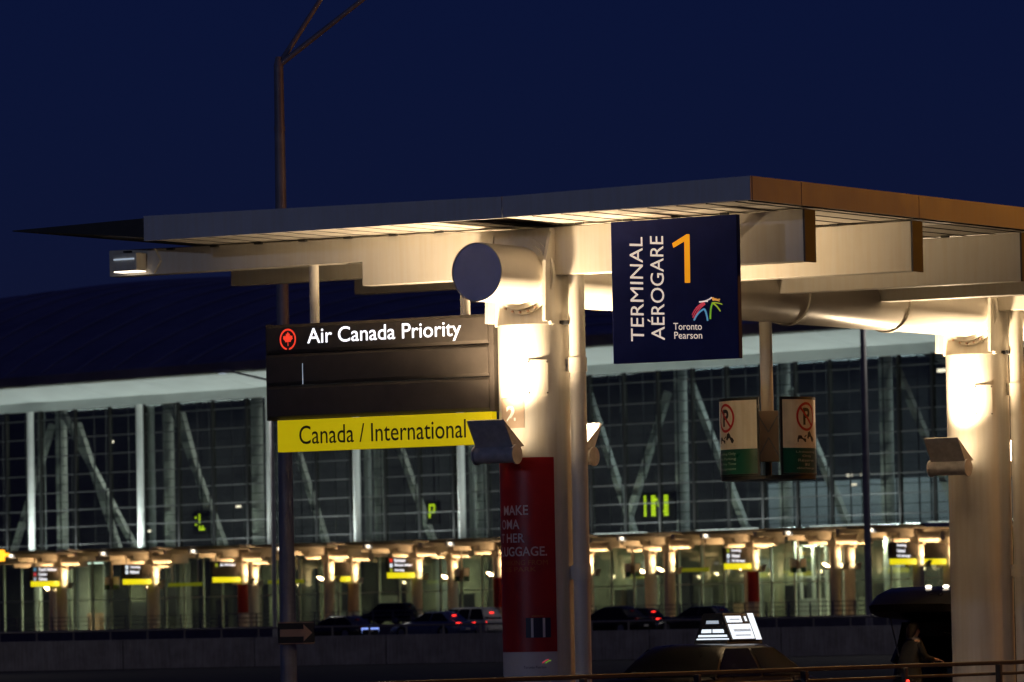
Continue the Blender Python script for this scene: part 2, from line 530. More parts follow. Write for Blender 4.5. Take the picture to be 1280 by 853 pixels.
for c, v in zip(cols, (0, 13.35)):
    wrap_panel('hatch_cover', M['column_white'], c, v, R(-10), R(22), 4.88, 5.37, .498, .512)
    for ph in (-8.5, 20.5):
        for z in (4.91, 5.34):
            q = on_col(v, R(ph), z, .512); q2 = on_col(v, R(ph), z, .52)
            MB().bar(q, q2, .012, n=8).build('screw', M['dark_metal'], c)

# ------------------------------------------------------------------ floodlights
def floodlight(name, label, loc, rz, far=False, group=None, energy=0.0, lens='lamp_warm'):
    """local: +y points away from the column; origin on the column's surface at the arm"""
    t = thing(name, label, 'floodlight', loc, rz, group)
    n = 10 if far else 28
    W = .31
    box('arm', M['fixture'], t, -.06, .06, -.02, .52, -.06, .0, 0 if far else .008)
    h = MB().bar((-W, .52, -.03), (W, .52, -.03), .115, n=n)
    h.build('housing', M['fixture'], t, smooth=True)
    if not far:
        for s in (-1, 1):
            MB().bar((s * (W + .001), .52, -.03), (s * (W + .03), .52, -.03), .135, n=n).build('end_cap', M['fixture'], t, smooth=True)
    th = .015
    hood = MB()
    prof = [(.28, .09), (.44, .06), (.56, .06), (.80, .44)]      # side outline of the flared hood
    for s in (-1, 1):
        x0 = s * W * .93; x1 = s * (W * .93 + th)
        hood.prism(prof, min(x0, x1), max(x0, x1), 'x')
    hood.prism([(.56, .06), (.80, .44), (.80 - .02, .45), (.54, .075)], -W * .93, W * .93, 'x')
    hood.prism([(.28, .09), (.44, .06), (.56, .06), (.56, .08), (.44, .08), (.285, .105)], -W * .93, W * .93, 'x')
    hood.build('hood', M['fixture'], t)
    # lens set a little below the rim of the opening
    MB().prism([(.31, .105), (.745, .385), (.74, .40), (.305, .12)], -W * .9, W * .9, 'x').build('lens', M[lens], t)
    if energy:
        lamp('SPOT', t, (0, .52, .36), energy, (1, .60, .28) if far else (1, .74, .46), 0.08, (0, .18, 1), R(153), 1.0)
    return t

def tip_floodlight(name, label, loc, rz, far=False, group=None):
    t = thing(name, label, 'floodlight', loc, rz, group)
    MB().prism([(.06, -.14), (.18, -.2), (.30, -.02), (.20, .16), (.08, .12)], -.05, .0).build('bracket', M['steel_white'], t)
    MB().box(-.38, .06, -.30, -.05, -.16, .10).build('housing', M['steel_white'], t, bevel=0 if far else .015)
    MB().box(-.34, .02, -.315, -.301, .0, .022).build('slot', M['ad_grey'], t)
    MB().box(-.36, .05, -.28, -.06, -.175, -.161).build('lens', M['lamp_small'], t)
    return t

FL_E = 1450
for i, v in enumerate((0, 13.35)):
    where = ('the column with the red poster', 'the bare right-hand column')[i]
    floodlight('floodlight', 'grey floodlight before %s, back to the viewer' % where, cl(0, v - .5, 4.08), A + PI, energy=FL_E,
               group='floodlights on the near columns')
    floodlight('floodlight', 'floodlight behind %s, glowing lens towards the viewer' % where, cl(0, v + .5, 4.08), A, energy=FL_E,
               group='floodlights on the near columns')
tip_floodlight('floodlight', 'small lamp with lit slots on the left tip of the front canopy beam', cl(-6.55, -.14, 7.11), A)

# ------------------------------------------------------------------ hanging sign with airline name
ps = thing('hanging_sign', 'black slatted sign lettered Air Canada Priority above a yellow Canada / International strip', 'sign', cl(0, 0, 4.23), A)
def PZ(z): return z - 4.23
VF = -.25
zs = [4.70, 5.185, 5.643, 6.063]
for a, b in zip(zs[:-1], zs[1:]):
    # each slat bulges a little
    MB().prism([(VF + .035, PZ(a) + .006), (VF, PZ(a) + .05), (VF - .006, PZ((a + b) / 2)), (VF, PZ(b) - .05), (VF + .035, PZ(b) - .006), (.0, PZ(b) - .006), (.0, PZ(a) + .006)],
               -4.36, -.60, 'x').build('panel', M['sign_black'], ps, smooth=True, ang=25)
box('side_frame', M['sign_black'], ps, -.597, -.52, VF + .02, .02, PZ(4.69), PZ(6.07), .01)
box('side_frame', M['sign_black'], ps, -4.385, -4.362, VF + .02, .02, PZ(4.69), PZ(6.07), .01)
box('wall_bracket', M['black'], ps, -.52, -.44, -.10, -.04, PZ(5.80), PZ(5.84))
yb = box('strip', M['yellow_lit'], ps, -4.19, -.56, VF, VF + .14, PZ(4.235), PZ(4.688), .008)
yb['label'] = 'yellow lit strip at the bottom of the sign'
lettering('Canada / International', M['black'], yb, rect(-3.81, -.985, PZ(4.335), PZ(4.60), VF - .004), .003)
lettering('Air Canada Priority', M['white_lit'], ps, rect(-3.64, -1.03, PZ(5.70), PZ(5.985), VF - .010), .005, res=10)
leafhalf = [(0, 1), (.17, .68), (.37, .78), (.29, .30), (.52, .54), (.58, .40), (.86, .45), (.77, .18), (.92, .09), (.46, -.26), (.52, -.42), (.05, -.34), (.05, -.95)]
leaf = leafhalf + [(-x, y) for x, y in leafhalf[::-1] if x > 0]
def leaf_emblem(parent, cx, cz, r, y):
    e = MB().prism([(cx + x * r * .62, cz + .02 * r + z * r * .68) for x, z in leaf], y, y + .004).build('emblem', M['leaf_lit'], parent)
    n = 60; vs = []; fs = []
    for k in range(n + 1):
        t = -PI / 2 + .16 + (2 * PI - .32) * k / n
        for rr in (r, r * .84):
            vs.append((cx + rr * .92 * math.cos(t), y, cz + rr * math.sin(t)))
    for k in range(n): fs.append((2 * k, 2 * k + 1, 2 * k + 3, 2 * k + 2))
    MB().add(vs, fs).build('emblem', M['leaf_lit'], parent)
leaf_emblem(ps, -3.975, PZ(5.842), .152, VF - .010)
box('pale_tick', M['ad_grey'], ps, -3.735, -3.727, VF - .009, VF - .002, PZ(5.19), PZ(5.49))  # narrow pale vertical tick on the middle slat
for l, z1 in ((-3.68, 6.91), (-1.12, 6.57)):
    MB().bar((l, 0, PZ(5.9)), (l, 0, PZ(z1)), .07, n=24).build('hanger_post', M['steel_white'], ps, smooth=True)

# ------------------------------------------------------------------ terminal sign
T1V = -1.05; T1L0, T1L1, T1Z0, T1Z1 = 1.929, 3.901, 5.225, 7.158
ts = thing('terminal_sign', 'navy hanging panel reading TERMINAL AÉROGARE with an orange 1 and a colourful logo', 'sign', cl(0, 0, T1Z0), A)
box('panel', M['navy'], ts, T1L0, T1L1, T1V, T1V + .10, 0, T1Z1 - T1Z0, .008)
for l in (2.1, 3.2):
    box('bracket', M['steel_white'], ts, l - .05, l + .05, T1V + .10, -.145, 1.55, 1.65)
def t1(px, py, y=T1V - .004):
    g0 = 72 - 42 * ((px - 10) / 673)
    g = (py - g0) / (760 + 13 * ((px - 10) / 673))
    f = (px - (10 + 20 * g)) / 671.5
    return (T1L0 + f * (T1L1 - T1L0), y, (1 - g) * (T1Z1 - T1Z0))
def t1rect(x0, x1, y0, y1, rot=False):
    def fn(a, b):
        if rot:                      # reading upwards
            return t1(x0 + (x1 - x0) * b + (1 - a) * 13, y1 + (y0 - y1) * a)
        return t1(x0 + (x1 - x0) * a + (1 - b) * 1.5, y1 + (y0 - y1) * b - 0)
    return fn
def flip(x0, x1, y0, y1, rot=True):
    # text baseline on the right side, letters' tops to the left
    def fn(a, b):
        return t1(x1 + (x0 - x1) * b + (1 - a) * 13, y1 + (y0 - y1) * a - b * 2)
    return fn
lettering('TERMINAL', M['cream_lit'], ts, flip(113, 183, 152, 712), 0)
lettering('AÉROGARE', M['cream_lit'], ts, flip(204, 295, 147, 705), 0)
MB().add([t1(343, 186), t1(420, 137), t1(436, 137), t1(441, 397), t1(412, 398), t1(408, 176), t1(350, 210)], [(0, 1, 5, 6), (1, 2, 3, 4, 5)]).build('numeral', M['amber_lit'], ts)
lettering('Toronto', M['cream_lit'], ts, t1rect(352, 503, 613, 650), 0)
lettering('Pearson', M['cream_lit'], ts, t1rect(357, 505, 660, 698), 0)
def stroke(pts, w0, w1, m, parent, fn, n=14, name='logo_stroke'):
    # quadratic curve through three control points, tapering
    mb = MB(); vs = []
    a, b, c = [Vector(p) for p in pts]
    for k in range(n + 1):
        t = k / n
        p = a * (1 - t) ** 2 + b * 2 * t * (1 - t) + c * t * t
        d = ((b - a) * (1 - t) + (c - b) * t).normalized()
        nn = Vector((-d.y, d.x)); w = (w0 + (w1 - w0) * t) / 2
        vs += [fn(*(p + nn * w)), fn(*(p - nn * w))]
    mb.add(vs, [(2 * k, 2 * k + 1, 2 * k + 3, 2 * k + 2) for k in range(n)])
    return mb.build(name, M[m], parent)
LOGO = [(((490, 502), (545, 494), (530, 500)), 6, 6, 'logo_white'), (((488, 500), (535, 498), (556, 476)), 6, 8, 'logo_white'),
        (((556, 476), (560, 494), (600, 486)), 6, 6, 'logo_orange'), (((560, 492), (570, 486), (598, 497)), 7, 5, 'logo_orange'),
        (((562, 476), (566, 486), (582, 482)), 7, 3, 'logo_orange'),
        (((456, 585), (475, 528), (520, 508)), 5, 8, 'logo_red'), (((452, 572), (468, 525), (516, 502)), 4, 8, 'logo_red'), (((462, 592), (484, 535), (522, 512)), 5, 6, 'logo_red'),
        (((462, 600), (482, 552), (518, 538)), 9, 10, 'logo_blue'), (((516, 540), (526, 545), (535, 602)), 10, 9, 'logo_blue'),
        (((549, 593), (548, 530), (560, 508)), 9, 9, 'logo_green'), (((556, 508), (575, 500), (612, 514)), 9, 5, 'logo_lime'), (((562, 508), (585, 520), (602, 552)), 9, 6, 'logo_lime')]
for pts, w0, w1, m in LOGO:
    stroke(pts, w0, w1, m, ts, t1)

# ------------------------------------------------------------------ poster, number plates
po = thing('poster', 'tall red luggage poster wrapped round the front column, white foot below', 'poster', cl(0, 0, 1.0), A)
def pz(z): return z - 1.0
wrap_panel('sheet', M['poster_red'], po, 0, R(-100), R(29), pz(1.33), pz(4.02), .504, .508, 40)
wrap_panel('foot_band', M['poster_white'], po, 0, R(-100), R(29), pz(1.0), pz(1.328), .504, .508, 40)
def colrect(px0, px1, z0, z1, r=.5115, xc=672.0, Rp=45.5):
    # columns pixels across the cylinder as seen from the road
    p0 = math.asin(max(-1, (px0 - xc) / Rp)); p1 = math.asin((px1 - xc) / Rp)
    def fn(a, b):
        return on_col(0, p0 + (p1 - p0) * a, pz(z0) + (z1 - z0) * b, r)
    return fn
for s, x0, x1, z0, z1, m, b in (('MAKE', 631.5, 661, 3.225, 3.36, 'poster_text', .012), ('OMA', 629, 650, 3.03, 3.165, 'poster_text', .012),
                            ('T HER', 628.2, 656, 2.845, 2.97, 'poster_text', .012), ('LUGGAGE.', 628.5, 683.5, 2.655, 2.785, 'poster_text', .012),
                            ('PARKING FROM', 629.5, 684, 2.53, 2.60, 'poster_gold', .0), ('GIS PARK', 630, 670, 2.44, 2.505, 'poster_gold', .0)):
    lettering(s, M[m], po, colrect(x0, x1, z0, z1), b)
def colq(px, z, r=.511):
    return on_col(0, math.asin((px - 673) / 45.5), pz(z), r)
def colpatch(name, m, x0, x1, z0, z1, r):
    p0 = math.asin((x0 - 673) / 45.5); p1 = math.asin((x1 - 673) / 45.5)
    return wrap_panel(name, M[m], po, 0, p0, p1, pz(z0), pz(z1), .506, r, 8)
colpatch('suitcase_print', 'suitcase', 656.5, 687.5, 1.525, 1.80, .510)
colpatch('suitcase_print', 'poster_white', 663, 666, 1.53, 1.795, .5115)
colpatch('suitcase_print', 'poster_white', 677.5, 680.5, 1.53, 1.795, .5115)
colpatch('suitcase_print', 'poster_gold', 664, 679, 1.815, 1.832, .510)
lettering('Toronto Pearson', M['suitcase'], po, colrect(652, 680, 1.10, 1.135), .0)
for pts, m in ((((676, 1.17), (678, 1.20), (684, 1.225)), 'logo_red'), (((680, 1.165), (682, 1.20), (687, 1.21)), 'logo_green')):
    stroke([(p[0], p[1] * 100) for p in pts], 1.2, 1.0, m, po, lambda a, b: colq(a, b / 100))
for v, lab in ((0, 'beige plate with a white number 2 on the front column'), ):
    np_ = thing('number_plate', lab, 'sign', cl(0, v, 4.43), A)
    wrap_panel('plate', M['plate_beige'], np_, 0, R(-66), R(-17), 0, .42, .503, .508, 16)
    lettering('2', M['plate_white'], np_, lambda a, b: on_col(0, R(-51) + R(19) * a, .10 + .21 * b, .5115), .03)

# ------------------------------------------------------------------ no-parking drum signs
def drum_sign(label, loc, rz, view, far=False, group=None, top=6.15):
    """curved sign drum hung from the tube; view = angle of the direction the gap faces (local)"""
    t = thing('no_parking_sign', label, 'sign', loc, rz, group)
    z0, zm, z1 = 3.86, 4.25, 4.99
    Rr = .715
    n = 10 if far else 28
    def pt(phi, z, r):
        return (r * math.cos(view + phi), r * math.sin(view + phi), z)
    MB().bar((0, 0, 4.40), (0, 0, top + .03), .095, n=12 if far else 28).build('hanger_post', M['steel_white'], t, smooth=True)
    MB().bar((0, 0, z0 - .07), (0, 0, z0 - .01), Rr - .01, n=32).build('bottom_plate', M['black'], t, smooth=True)
    def strip(name, m, a0, a1, zz0, zz1, r0, r1, k=n):
        vs = []
        for i in range(k + 1):
            p = a0 + (a1 - a0) * i / k
            vs += [pt(p, zz0, r0), pt(p, zz0, r1), pt(p, zz1, r1), pt(p, zz1, r0)]
        fs = []
        for i in range(k):
            for j in range(4):
                fs.append((i * 4 + j, i * 4 + (j + 1) % 4, (i + 1) * 4 + (j + 1) % 4, (i + 1) * 4 + j))
        fs += [(0, 1, 2, 3), (k * 4 + 3, k * 4 + 2, k * 4 + 1, k * 4)]
        return MB().add(vs, fs).build(name, M[m], t, smooth=True)
    # bracket in the gap facing the road
    c, s = math.cos(view), math.sin(view)
    bm = MB()
    for a, b, zz0, zz1, d0, d1 in ((-.155, .155, 4.06, 4.82, .10, .22),):
        vs = [(c * d - s * q, s * d + c * q, z) for z in (zz0, zz1) for d, q in ((d0, a), (d1, a), (d1, b), (d0, b))]
        bm.add(vs, [(0, 1, 2, 3), (7, 6, 5, 4), (0, 4, 5, 1), (1, 5, 6, 2), (2, 6, 7, 3), (3, 7, 4, 0)])
    bm.build('bracket_box', M['plate_beige'], t, bevel=0 if far else .01)
    MB().bar((0, 0, z0 - .01), (0, 0, 4.42), .05, n=12).build('stem', M['black'], t)
    if not far:
        for sg in (-1, 1):
            MB().beam((c * .23 - s * .14 * sg, s * .23 + c * .14 * sg, 4.74), (c * .23, s * .23, 4.50), .03, .02).build('brace', M['grey_metal'], t)
            MB().beam((c * .23 - s * .14 * sg, s * .23 + c * .14 * sg, 4.16), (c * .23, s * .23, 4.42), .03, .02).build('brace', M['grey_metal'], t)
    for sg in (-1, 1):
        a0, a1 = sg * R(15.5), sg * R(102)
        strip('frame', 'black', a0 - sg * R(2.6), a1, z0 - .008, z0 + .018, Rr - .05, Rr + .004)
        strip('frame', 'black', a0 - sg * R(2.6), a1, z1 - .018, z1 + .02, Rr - .05, Rr + .004)
        strip('frame', 'black', a0 - sg * R(2.6), a0 - sg * R(.1), z0 + .019, z1 - .019, Rr - .05, Rr + .004, 2)
        strip('white_board', 'board_white', a0, a1, zm, z1 - .02, Rr - .03, Rr)
        strip('green_board', 'board_green', a0, a1, z0 + .02, zm - .002, Rr - .03, Rr)
        if far: continue
        # prohibition ring, bar and P
        pc = R(51) if sg > 0 else -R(63)
        zc, rr = 4.715, .215
        def cp(x, z, r=Rr + .004, pc=pc, zc=zc):
            return pt(pc + x / Rr, zc + z, r)
        k = 48; vs = []
        for i in range(k):
            q = 2 * PI * i / k
            vs += [cp(rr * math.cos(q), rr * math.sin(q)), cp(rr * .82 * math.cos(q), rr * .82 * math.sin(q))]
        MB().add(vs, [(2 * i, 2 * i + 1, (2 * i + 3) % (2 * k), (2 * i + 2) % (2 * k)) for i in range(k)]).build('prohibition_ring', M['ban_red'], t)
        vs = []
        for i in range(9):
            u = -.19 + .38 * i / 8
            x, z = u * .707, -u * .707
            vs += [cp(x + .013, z + .013, Rr + .0055), cp(x - .013, z - .013, Rr + .0055)]
        MB().add(vs, [(2 * i, 2 * i + 1, 2 * i + 3, 2 * i + 2) for i in range(8)]).build('prohibition_bar', M['ban_red'], t)
        lettering('P', M['black'], t, lambda a, b: cp(-.075 + .16 * a, -.125 + .255 * b, Rr + .003), .03)
        # tow-away pictogram: truck, hook and lifted car
        def tow(poly):
            MB().add([cp(x, z - zc + 4.315, Rr + .003) for x, z in poly], [tuple(range(len(poly)))]).build('tow_pictogram', M['black'], t)
        tow([(-.20, .02), (-.02, .02), (-.02, .07), (-.09, .08), (-.12, .12), (-.18, .12), (-.20, .07)])
        tow([(-.06, .10), (.08, .19), (.085, .175), (-.05, .085)])
        tow([(.01, .08), (.17, .02), (.20, .06), (.17, .10), (.13, .115), (.10, .17), (.04, .17), (.02, .12)])
        tow([(-.22, -.005), (.22, -.005), (.22, -.012), (-.22, -.012)])
        lines = ('Unloading', 'Only', 'Réservé', 'au', 'décharge') if sg > 0 else ('Loading Only', 'No Parking', 'At Any Time', 'Equipment')
        nl = len(lines)
        for i, sline in enumerate(lines):
            w = min(.46, .055 * len(sline)); h = .30 / nl
            zt = 4.215 - i * h
            x0 = -w / 2
            lettering(sline, M['board_text'], t, lambda a, b, x0=x0, w=w, zt=zt, h=h: cp(x0 + w * a, zt - h * .82 + h * .66 * b - zc, Rr + .003), .0)
    return t
VIEW = math.atan2(-.846, .533)
drum_sign('curved white and green no-parking sign hanging from the tube between the near columns', cl(0, 6.55), A, VIEW)

# ------------------------------------------------------------------ near guard rail
gr = thing('guard_rail', 'dark horizontal guard rail along the bottom right edge in front of the columns', 'railing', cl(3.55, -14), A)
for i, z in enumerate((1.05, .885, .72, .55, .38)):
    MB().box(-.03, .03, 0, 42, z - .045 if i else z - .06, z).build('rail', M['rail_dark'], gr, bevel=.01)
for k in range(15):
    box('post', M['rail_dark'], gr, .035, .115, k * 2.9 + .5, k * 2.9 + .58, 0, 1.0, .008)
for l, v, z, lab in ((3.68, 3.9, .80, 'red dot standing in for a tail light, low under the open tailgate'), (3.68, -3.9, .86, 'red dot standing in for a tail light, right of the front column')):
    mk = thing('tail_light_dot', lab, 'lamp', cl(l, v, z), A)  # glowing dot put on the rail in place of unseen car tail lights
    MB().box(-.03, .0, -.05, .05, -.05, .05).build('housing', M['black'], mk)
    MB().sphere((.015, 0, .0), .02, .035, .035, 10, 6).build('lens', M['red_lit'], mk, smooth=True)

# ------------------------------------------------------------------ terminal building
TA = math.atan2(-.730, .683); TO = Vector((0, 541.3, 0))
tb = thing('terminal_building', 'long glass terminal hall with dark vaulted roof and pale lit eave in the background', 'building', TO, TA)
MULL = [-91.44, -85.35, -79.35, -73.44, -67.61, -61.86, -56.2, -50.61, -45.1, -39.67, -34.32, -29.03, -23.82, -18.68, -13.61, -8.6, -3.66, 1.21, 6.03,
        10.78, 15.46, 20.09, 24.66, 29.17, 33.63, 38.03, 42.38, 46.67, 50.91, 55.1, 59.23, 63.32, 67.36]
TRAN = [10.1, 11.1, 12.95, 14.75, 16.6, 18.5, 20.5, 22.4, 24.4, 25.35]
facade = MB().box(MULL[0], MULL[-1], -.25, .35, 9.55, 10.05).build('floor_edge', M['mullion'], tb)
mv = MB().box(-.13, .13, -.22, .12, 10.05, 25.4).mesh('mullion', M['mullion'])
for a in MULL: inst('mullion', mv, facade, (a, 0, 0))
for i, z in enumerate(TRAN[1:-1]):
    MB().box(MULL[0], MULL[-1], -.14, .08, z - .05, z + .05).build('transom', M['transom'], facade)
im = MB().box(-.05, .05, .85, .97, 10.05, 25.4).mesh('inner_mullion', M['transom'])
for a, b in zip(MULL[:-1], MULL[1:]):
    for f in (.33, .67): inst('inner_mullion', im, facade, (a + (b - a) * f, 0, 0))
for z0, z1 in zip(TRAN[:-1], TRAN[1:]):
    MB().box(MULL[0], MULL[-1], .98, 1.06, (z0 + z1) / 2 - .03, (z0 + z1) / 2 + .03).build('inner_transom', M['mullion'], facade)
pane = MB().box(.0, 1.0, -.02, .02, 0, 1).mesh('pane', M['glass'])
for a, b in zip(MULL[:-1], MULL[1:]):
    for z0, z1 in zip(TRAN[:-1], TRAN[1:]):
        inst('pane', pane, facade, (a + .12, 0, z0 + .04), 0, (b - a - .24, 1, z1 - z0 - .08))
# head beam, sloping soffit, gutter
MB().box(MULL[0] - 6, MULL[-1] + 6, -.5, .9, 25.4, 26.3).build('head_beam', M['soffit_term'], tb)
k = 0
a = MULL[0] - 6
while a < MULL[-1] + 6:
    e = a + 12.0
    MB().prism([(-.5, 26.31), (-6.2, 27.55), (-6.2, 27.75), (-.5, 26.6)], a + .05, e - .05, 'x').build('soffit_panel', M['soffit_term'], tb)
    a = e
MB().prism([(-6.15, 27.76), (-6.6, 27.7), (-6.7, 28.7), (-5.5, 28.9)], MULL[0] - 8, MULL[-1] + 8, 'x').build('gutter', M['roof_metal'], tb)
# vaulted roof: curved shell rising from the gutter to an arched ridge
def ridge(a):
    return 40.6 - .0019 * (a + 97) ** 2 if a < -97 else 40.6 - .00105 * (a + 97) ** 2
rows = []
NA, NB = 64, 12
A0, A1 = -160, 95
vs = []; fs = []
for j in range(NB + 1):
    t = j / NB
    for i in range(NA + 1):
        aa = A0 + (A1 - A0) * i / NA
        zr = max(30.0, ridge(aa))
        vs.append((aa, -6.0 + 36 * t, 28.8 + (zr - 28.8) * math.sin(t * PI / 2) ** .9))
for j in range(NB):
    for i in range(NA):
        q = j * (NA + 1) + i
        fs.append((q, q + 1, q + NA + 2, q + NA + 1))
rf = MB().add(vs, fs).build('roof', M['roof_metal'], tb, smooth=True, ang=60)
sol = rf.modifiers.new('thick', 'SOLIDIFY'); sol.thickness = .4
tr = MB()
prev = None
for i in range(0, NA + 1):
    aa = A0 + (A1 - A0) * i / NA
    zr = ridge(aa)
    if zr < 30.0: prev = None; continue
    p = (aa, 30.2, zr + .25)
    if prev: tr.bar(prev, p, .42, n=8, cap=True)
    prev = p
tr.build('ridge_trim', M['roof_trim'], rf, smooth=True)
for i in range(0, 40):                              # standing seams
    aa = -150 + i * 6
    sm = MB(); pr = None
    for j in range(NB + 1):
        t = j / NB
        zr = max(30.0, ridge(aa))
        p = (aa, -6.0 + 36 * t, 28.8 + (zr - 28.8) * math.sin(t * PI / 2) ** .9 + .1)
        if pr: sm.bar(pr, p, .16, n=5)
        pr = p
    sm.build('roof_seam', M['roof_trim'], rf)
# hall inside
box('hall_back_wall', M['int_wall'], tb, MULL[0] - 38, MULL[-1] + 4, 24, 24.4, 2.0, 28)
box('hall_floor', M['int_wall'], tb, MULL[0] - 38, MULL[-1] + 4, .36, 24, 9.6, 10.0)
box('hall_ceiling', M['int_wall'], tb, MULL[0] - 38, MULL[-1] + 4, .9, 24, 26.0, 26.2)
for a in (-74.4, -56.1, -35.4, -22.2, -6.8):
    MB().bar((a, -.75, 10.06), (a, -.75, 25.39), .37, n=16).build('outer_column', M['ext_col'], tb, smooth=True)
ICOL = (-72.9, -54.9, -40.8, -22.0, -7.1, 20.76, 34.3, 47.2, 61.0)
for a in ICOL:
    MB().bar((a, 2.2, 10.0), (a, 2.2, 26.0), .62, n=18).build('hall_column', M['int_col'], tb, smooth=True)
for (p, q) in (((-73.5, 24.0), (-80.7, 10.1)), ((-69.1, 23.9), (-62.4, 10.1)), ((-71.5, 25), (-59.5, 10.1)), ((-52, 24.4), (-46.5, 10.1)), ((-53.5, 25.2), (-45.2, 10.1)), ((-35.7, 24.2), (-29.4, 10.1)), ((-20.4, 24), (-13.5, 10.1)),
               ((9.0, 23.7), (14.9, 10.1)), ((19.8, 23.4), (13.4, 10.1)), ((22.9, 24), (29.9, 10.1)), ((36, 23), (42.9, 10.1)), ((49.3, 24.2), (56.9, 10.1)), ((3.0, 23.0), (-2.6, 10.1))):
    MB().beam((p[0], 1.5, p[1]), (q[0], 1.5, q[1]), .55, .62).build('diagonal_brace', M['int_col'], tb)
box('low_partition', M['partition'], tb, 22.5, 66, 12.0, 12.2, 10.0, 14.7)
for a, z in ((51.0, 23.9), (53.4, 22.9), (55.6, 22.4)):
    box('hall_ceiling_lamp', M['lamp_small'], tb, a, a + 1.0, 5, 5.3, z, z + .3)
MB().prism([(48, 25.8), (62, 20.5), (62, 25.8)], 6, 6.3).build('hall_bulkhead', M['int_panel'], tb)
for a, z in ((-64.5, 12.4), (-49.7, 14.6), (-46.6, 14.7), (-47.0, 16.6), (-70.5, 22.1), (-31, 17.0), (37.8, 15.0), (39.6, 15.0), (38.3, 14.1)):
    box('hall_lamp', M['lamp_small'], tb, a - .3, a + .3, 7.0, 7.2, z - .11, z + .11)
lamp('AREA', tb, (-62, 9, 25.93), 5040, (.95, 1, .94), (44, 4), (0, 0, -1), name='assumed_hall_light')  # assumed hall lighting: bare area lights kept above the line of sight
lamp('AREA', tb, (-16, 9, 25.93), 3360, (.95, 1, .94), (44, 4), (0, 0, -1), name='assumed_hall_light')
lamp('AREA', tb, (36, 9, 25.93), 5040, (.80, .95, 1), (44, 4), (0, 0, -1), name='assumed_hall_light')
# lower storey (lobby) behind the far canopies
low = box('lobby_wall', M['low_wall'], tb, MULL[0] - 26, MULL[-1] + 4, 13.4, 13.8, 2.0, 9.5)
for k in range(-31, 24):
    a = k * 2.9
    m = random.choice(['int_wall', 'int_wall', 'low_wall', 'low_wall', 'mullion', 'int_panel', 'frame_white'])
    box('lobby_wall_panel', M[m], low, a + .03, a + 2.87 * random.choice([1, 1, .6]), 13.2, 13.39, 2.0, random.choice([9.2, 9.2, 6.5, 5.0]))
box('lobby_ceiling', M['low_wall'], tb, MULL[0] - 38, MULL[-1] + 4, 4, 13.4, 9.3, 9.5)
lp = MB().box(0, 1, 3.98, 4.02, 0, 1).mesh('lobby_pane', M['glass_low'])
lm = MB().box(-.09, .09, 3.9, 4.1, 2.0, 9.3).mesh('lobby_mullion', M['frame_white'])
for k in range(-30, 23):
    a = k * 3.05
    inst('lobby_mullion', lm, low, (a, 0, 0))
    for z0, z1 in ((2.1, 5.2), (5.3, 9.25)):
        inst('lobby_pane', lp, low, (a + .1, 0, z0), 0, (2.85, 1, z1 - z0))
MB().box(MULL[0], MULL[-1], 3.88, 4.12, 5.2, 5.3).build('lobby_transom', M['frame_white'], low)
for k in range(13):
    a = -84 + k * 12.1
    MB().bar((a, 7.5, 2.0), (a, 7.5, 9.3), .5, n=14).build('lobby_column', M['frame_white'], low, smooth=True)
for a in (-78, -66, -52, -38, -24, -10, 6, 20, 34, 48, 60):
    w = random.uniform(1.2, 3)
    box('lobby_counter', random.choice([M['int_panel'], M['low_wall'], M['arrow']]), low, a, a + w, 9.5, 10.3, 2.0, 3.1 + random.random())
for a, e in ((-76, 420), (-48, 300), (-22, 330), (2, 300), (24, 330), (46, 480), (62, 300)):  # assumed ceiling lamps, none in view, added to light the lobby
    box('assumed_lobby_lamp', M['linear_lamp'], low, a - 3, a + 3, 8.6, 8.9, 9.2, 9.29)
    lamp('AREA', low, (a, 8.7, 9.15), e * 1.8, (1, .94, .58), (6, .8), (0, 0, -1), name='assumed_lobby_light')
# brightly lit entrance: white double-window frame, pale columns, lamps added to brighten them
ef = box('entrance_sill', M['frame_white'], low, 32.7, 36.3, 5.3, 5.6, 2.0, 3.7)
for a in (32.85, 34.5, 36.15):
    box('entrance_post', M['frame_white'], ef, a - .14, a + .14, 5.35, 5.6, 3.71, 8.6)
for z in (5.6, 8.45):
    for a in (33.0, 34.65):
        box('entrance_rail', M['frame_white'], ef, a, a + 1.34, 5.38, 5.58, z, z + .15)
for a in (44.3, -76.2):
    MB().bar((a, 5.6, 2.0), (a, 5.6, 9.28), .72 if a > 0 else .4, n=18).build('entrance_column', M['frame_white'], low, smooth=True)
for a, b in ((34.5, 4.5), (43.6, 4.6), (-76.6, 4.7)):
    box('entrance_fill_lamp', M['linear_lamp'], low, a - .5, a + .5, b - .15, b + .15, 9.2, 9.29)
    lamp('AREA', low, (a, b, 9.15), 420, (1, .98, .78), (1.0, .3), (0, .12, -1), name='entrance_fill_light')
# assumed uplights along the foot of the glass wall, added to brighten soffit and columns
for k in range(11):
    a = -85 + k * 14.6
    t = box('assumed_uplight', M['grey_metal'], tb, a - 4, a + 4, -3.3, -2.95, 10.0, 10.15)
    box('assumed_uplight_lens', M['linear_lamp'], t, a - 3.9, a + 3.9, -3.25, -3.0, 10.151, 10.17)
    lamp('AREA', tb, (a, -3.12, 10.25), 880, (.90, 1, .96), (7.5, .25), (0, .10, 1), name='assumed_uplight_light')
    box('assumed_uplight_ledge', M['mullion'], tb, a - 7.3, a + 7.28, -3.6, -.26, 9.7, 9.98)

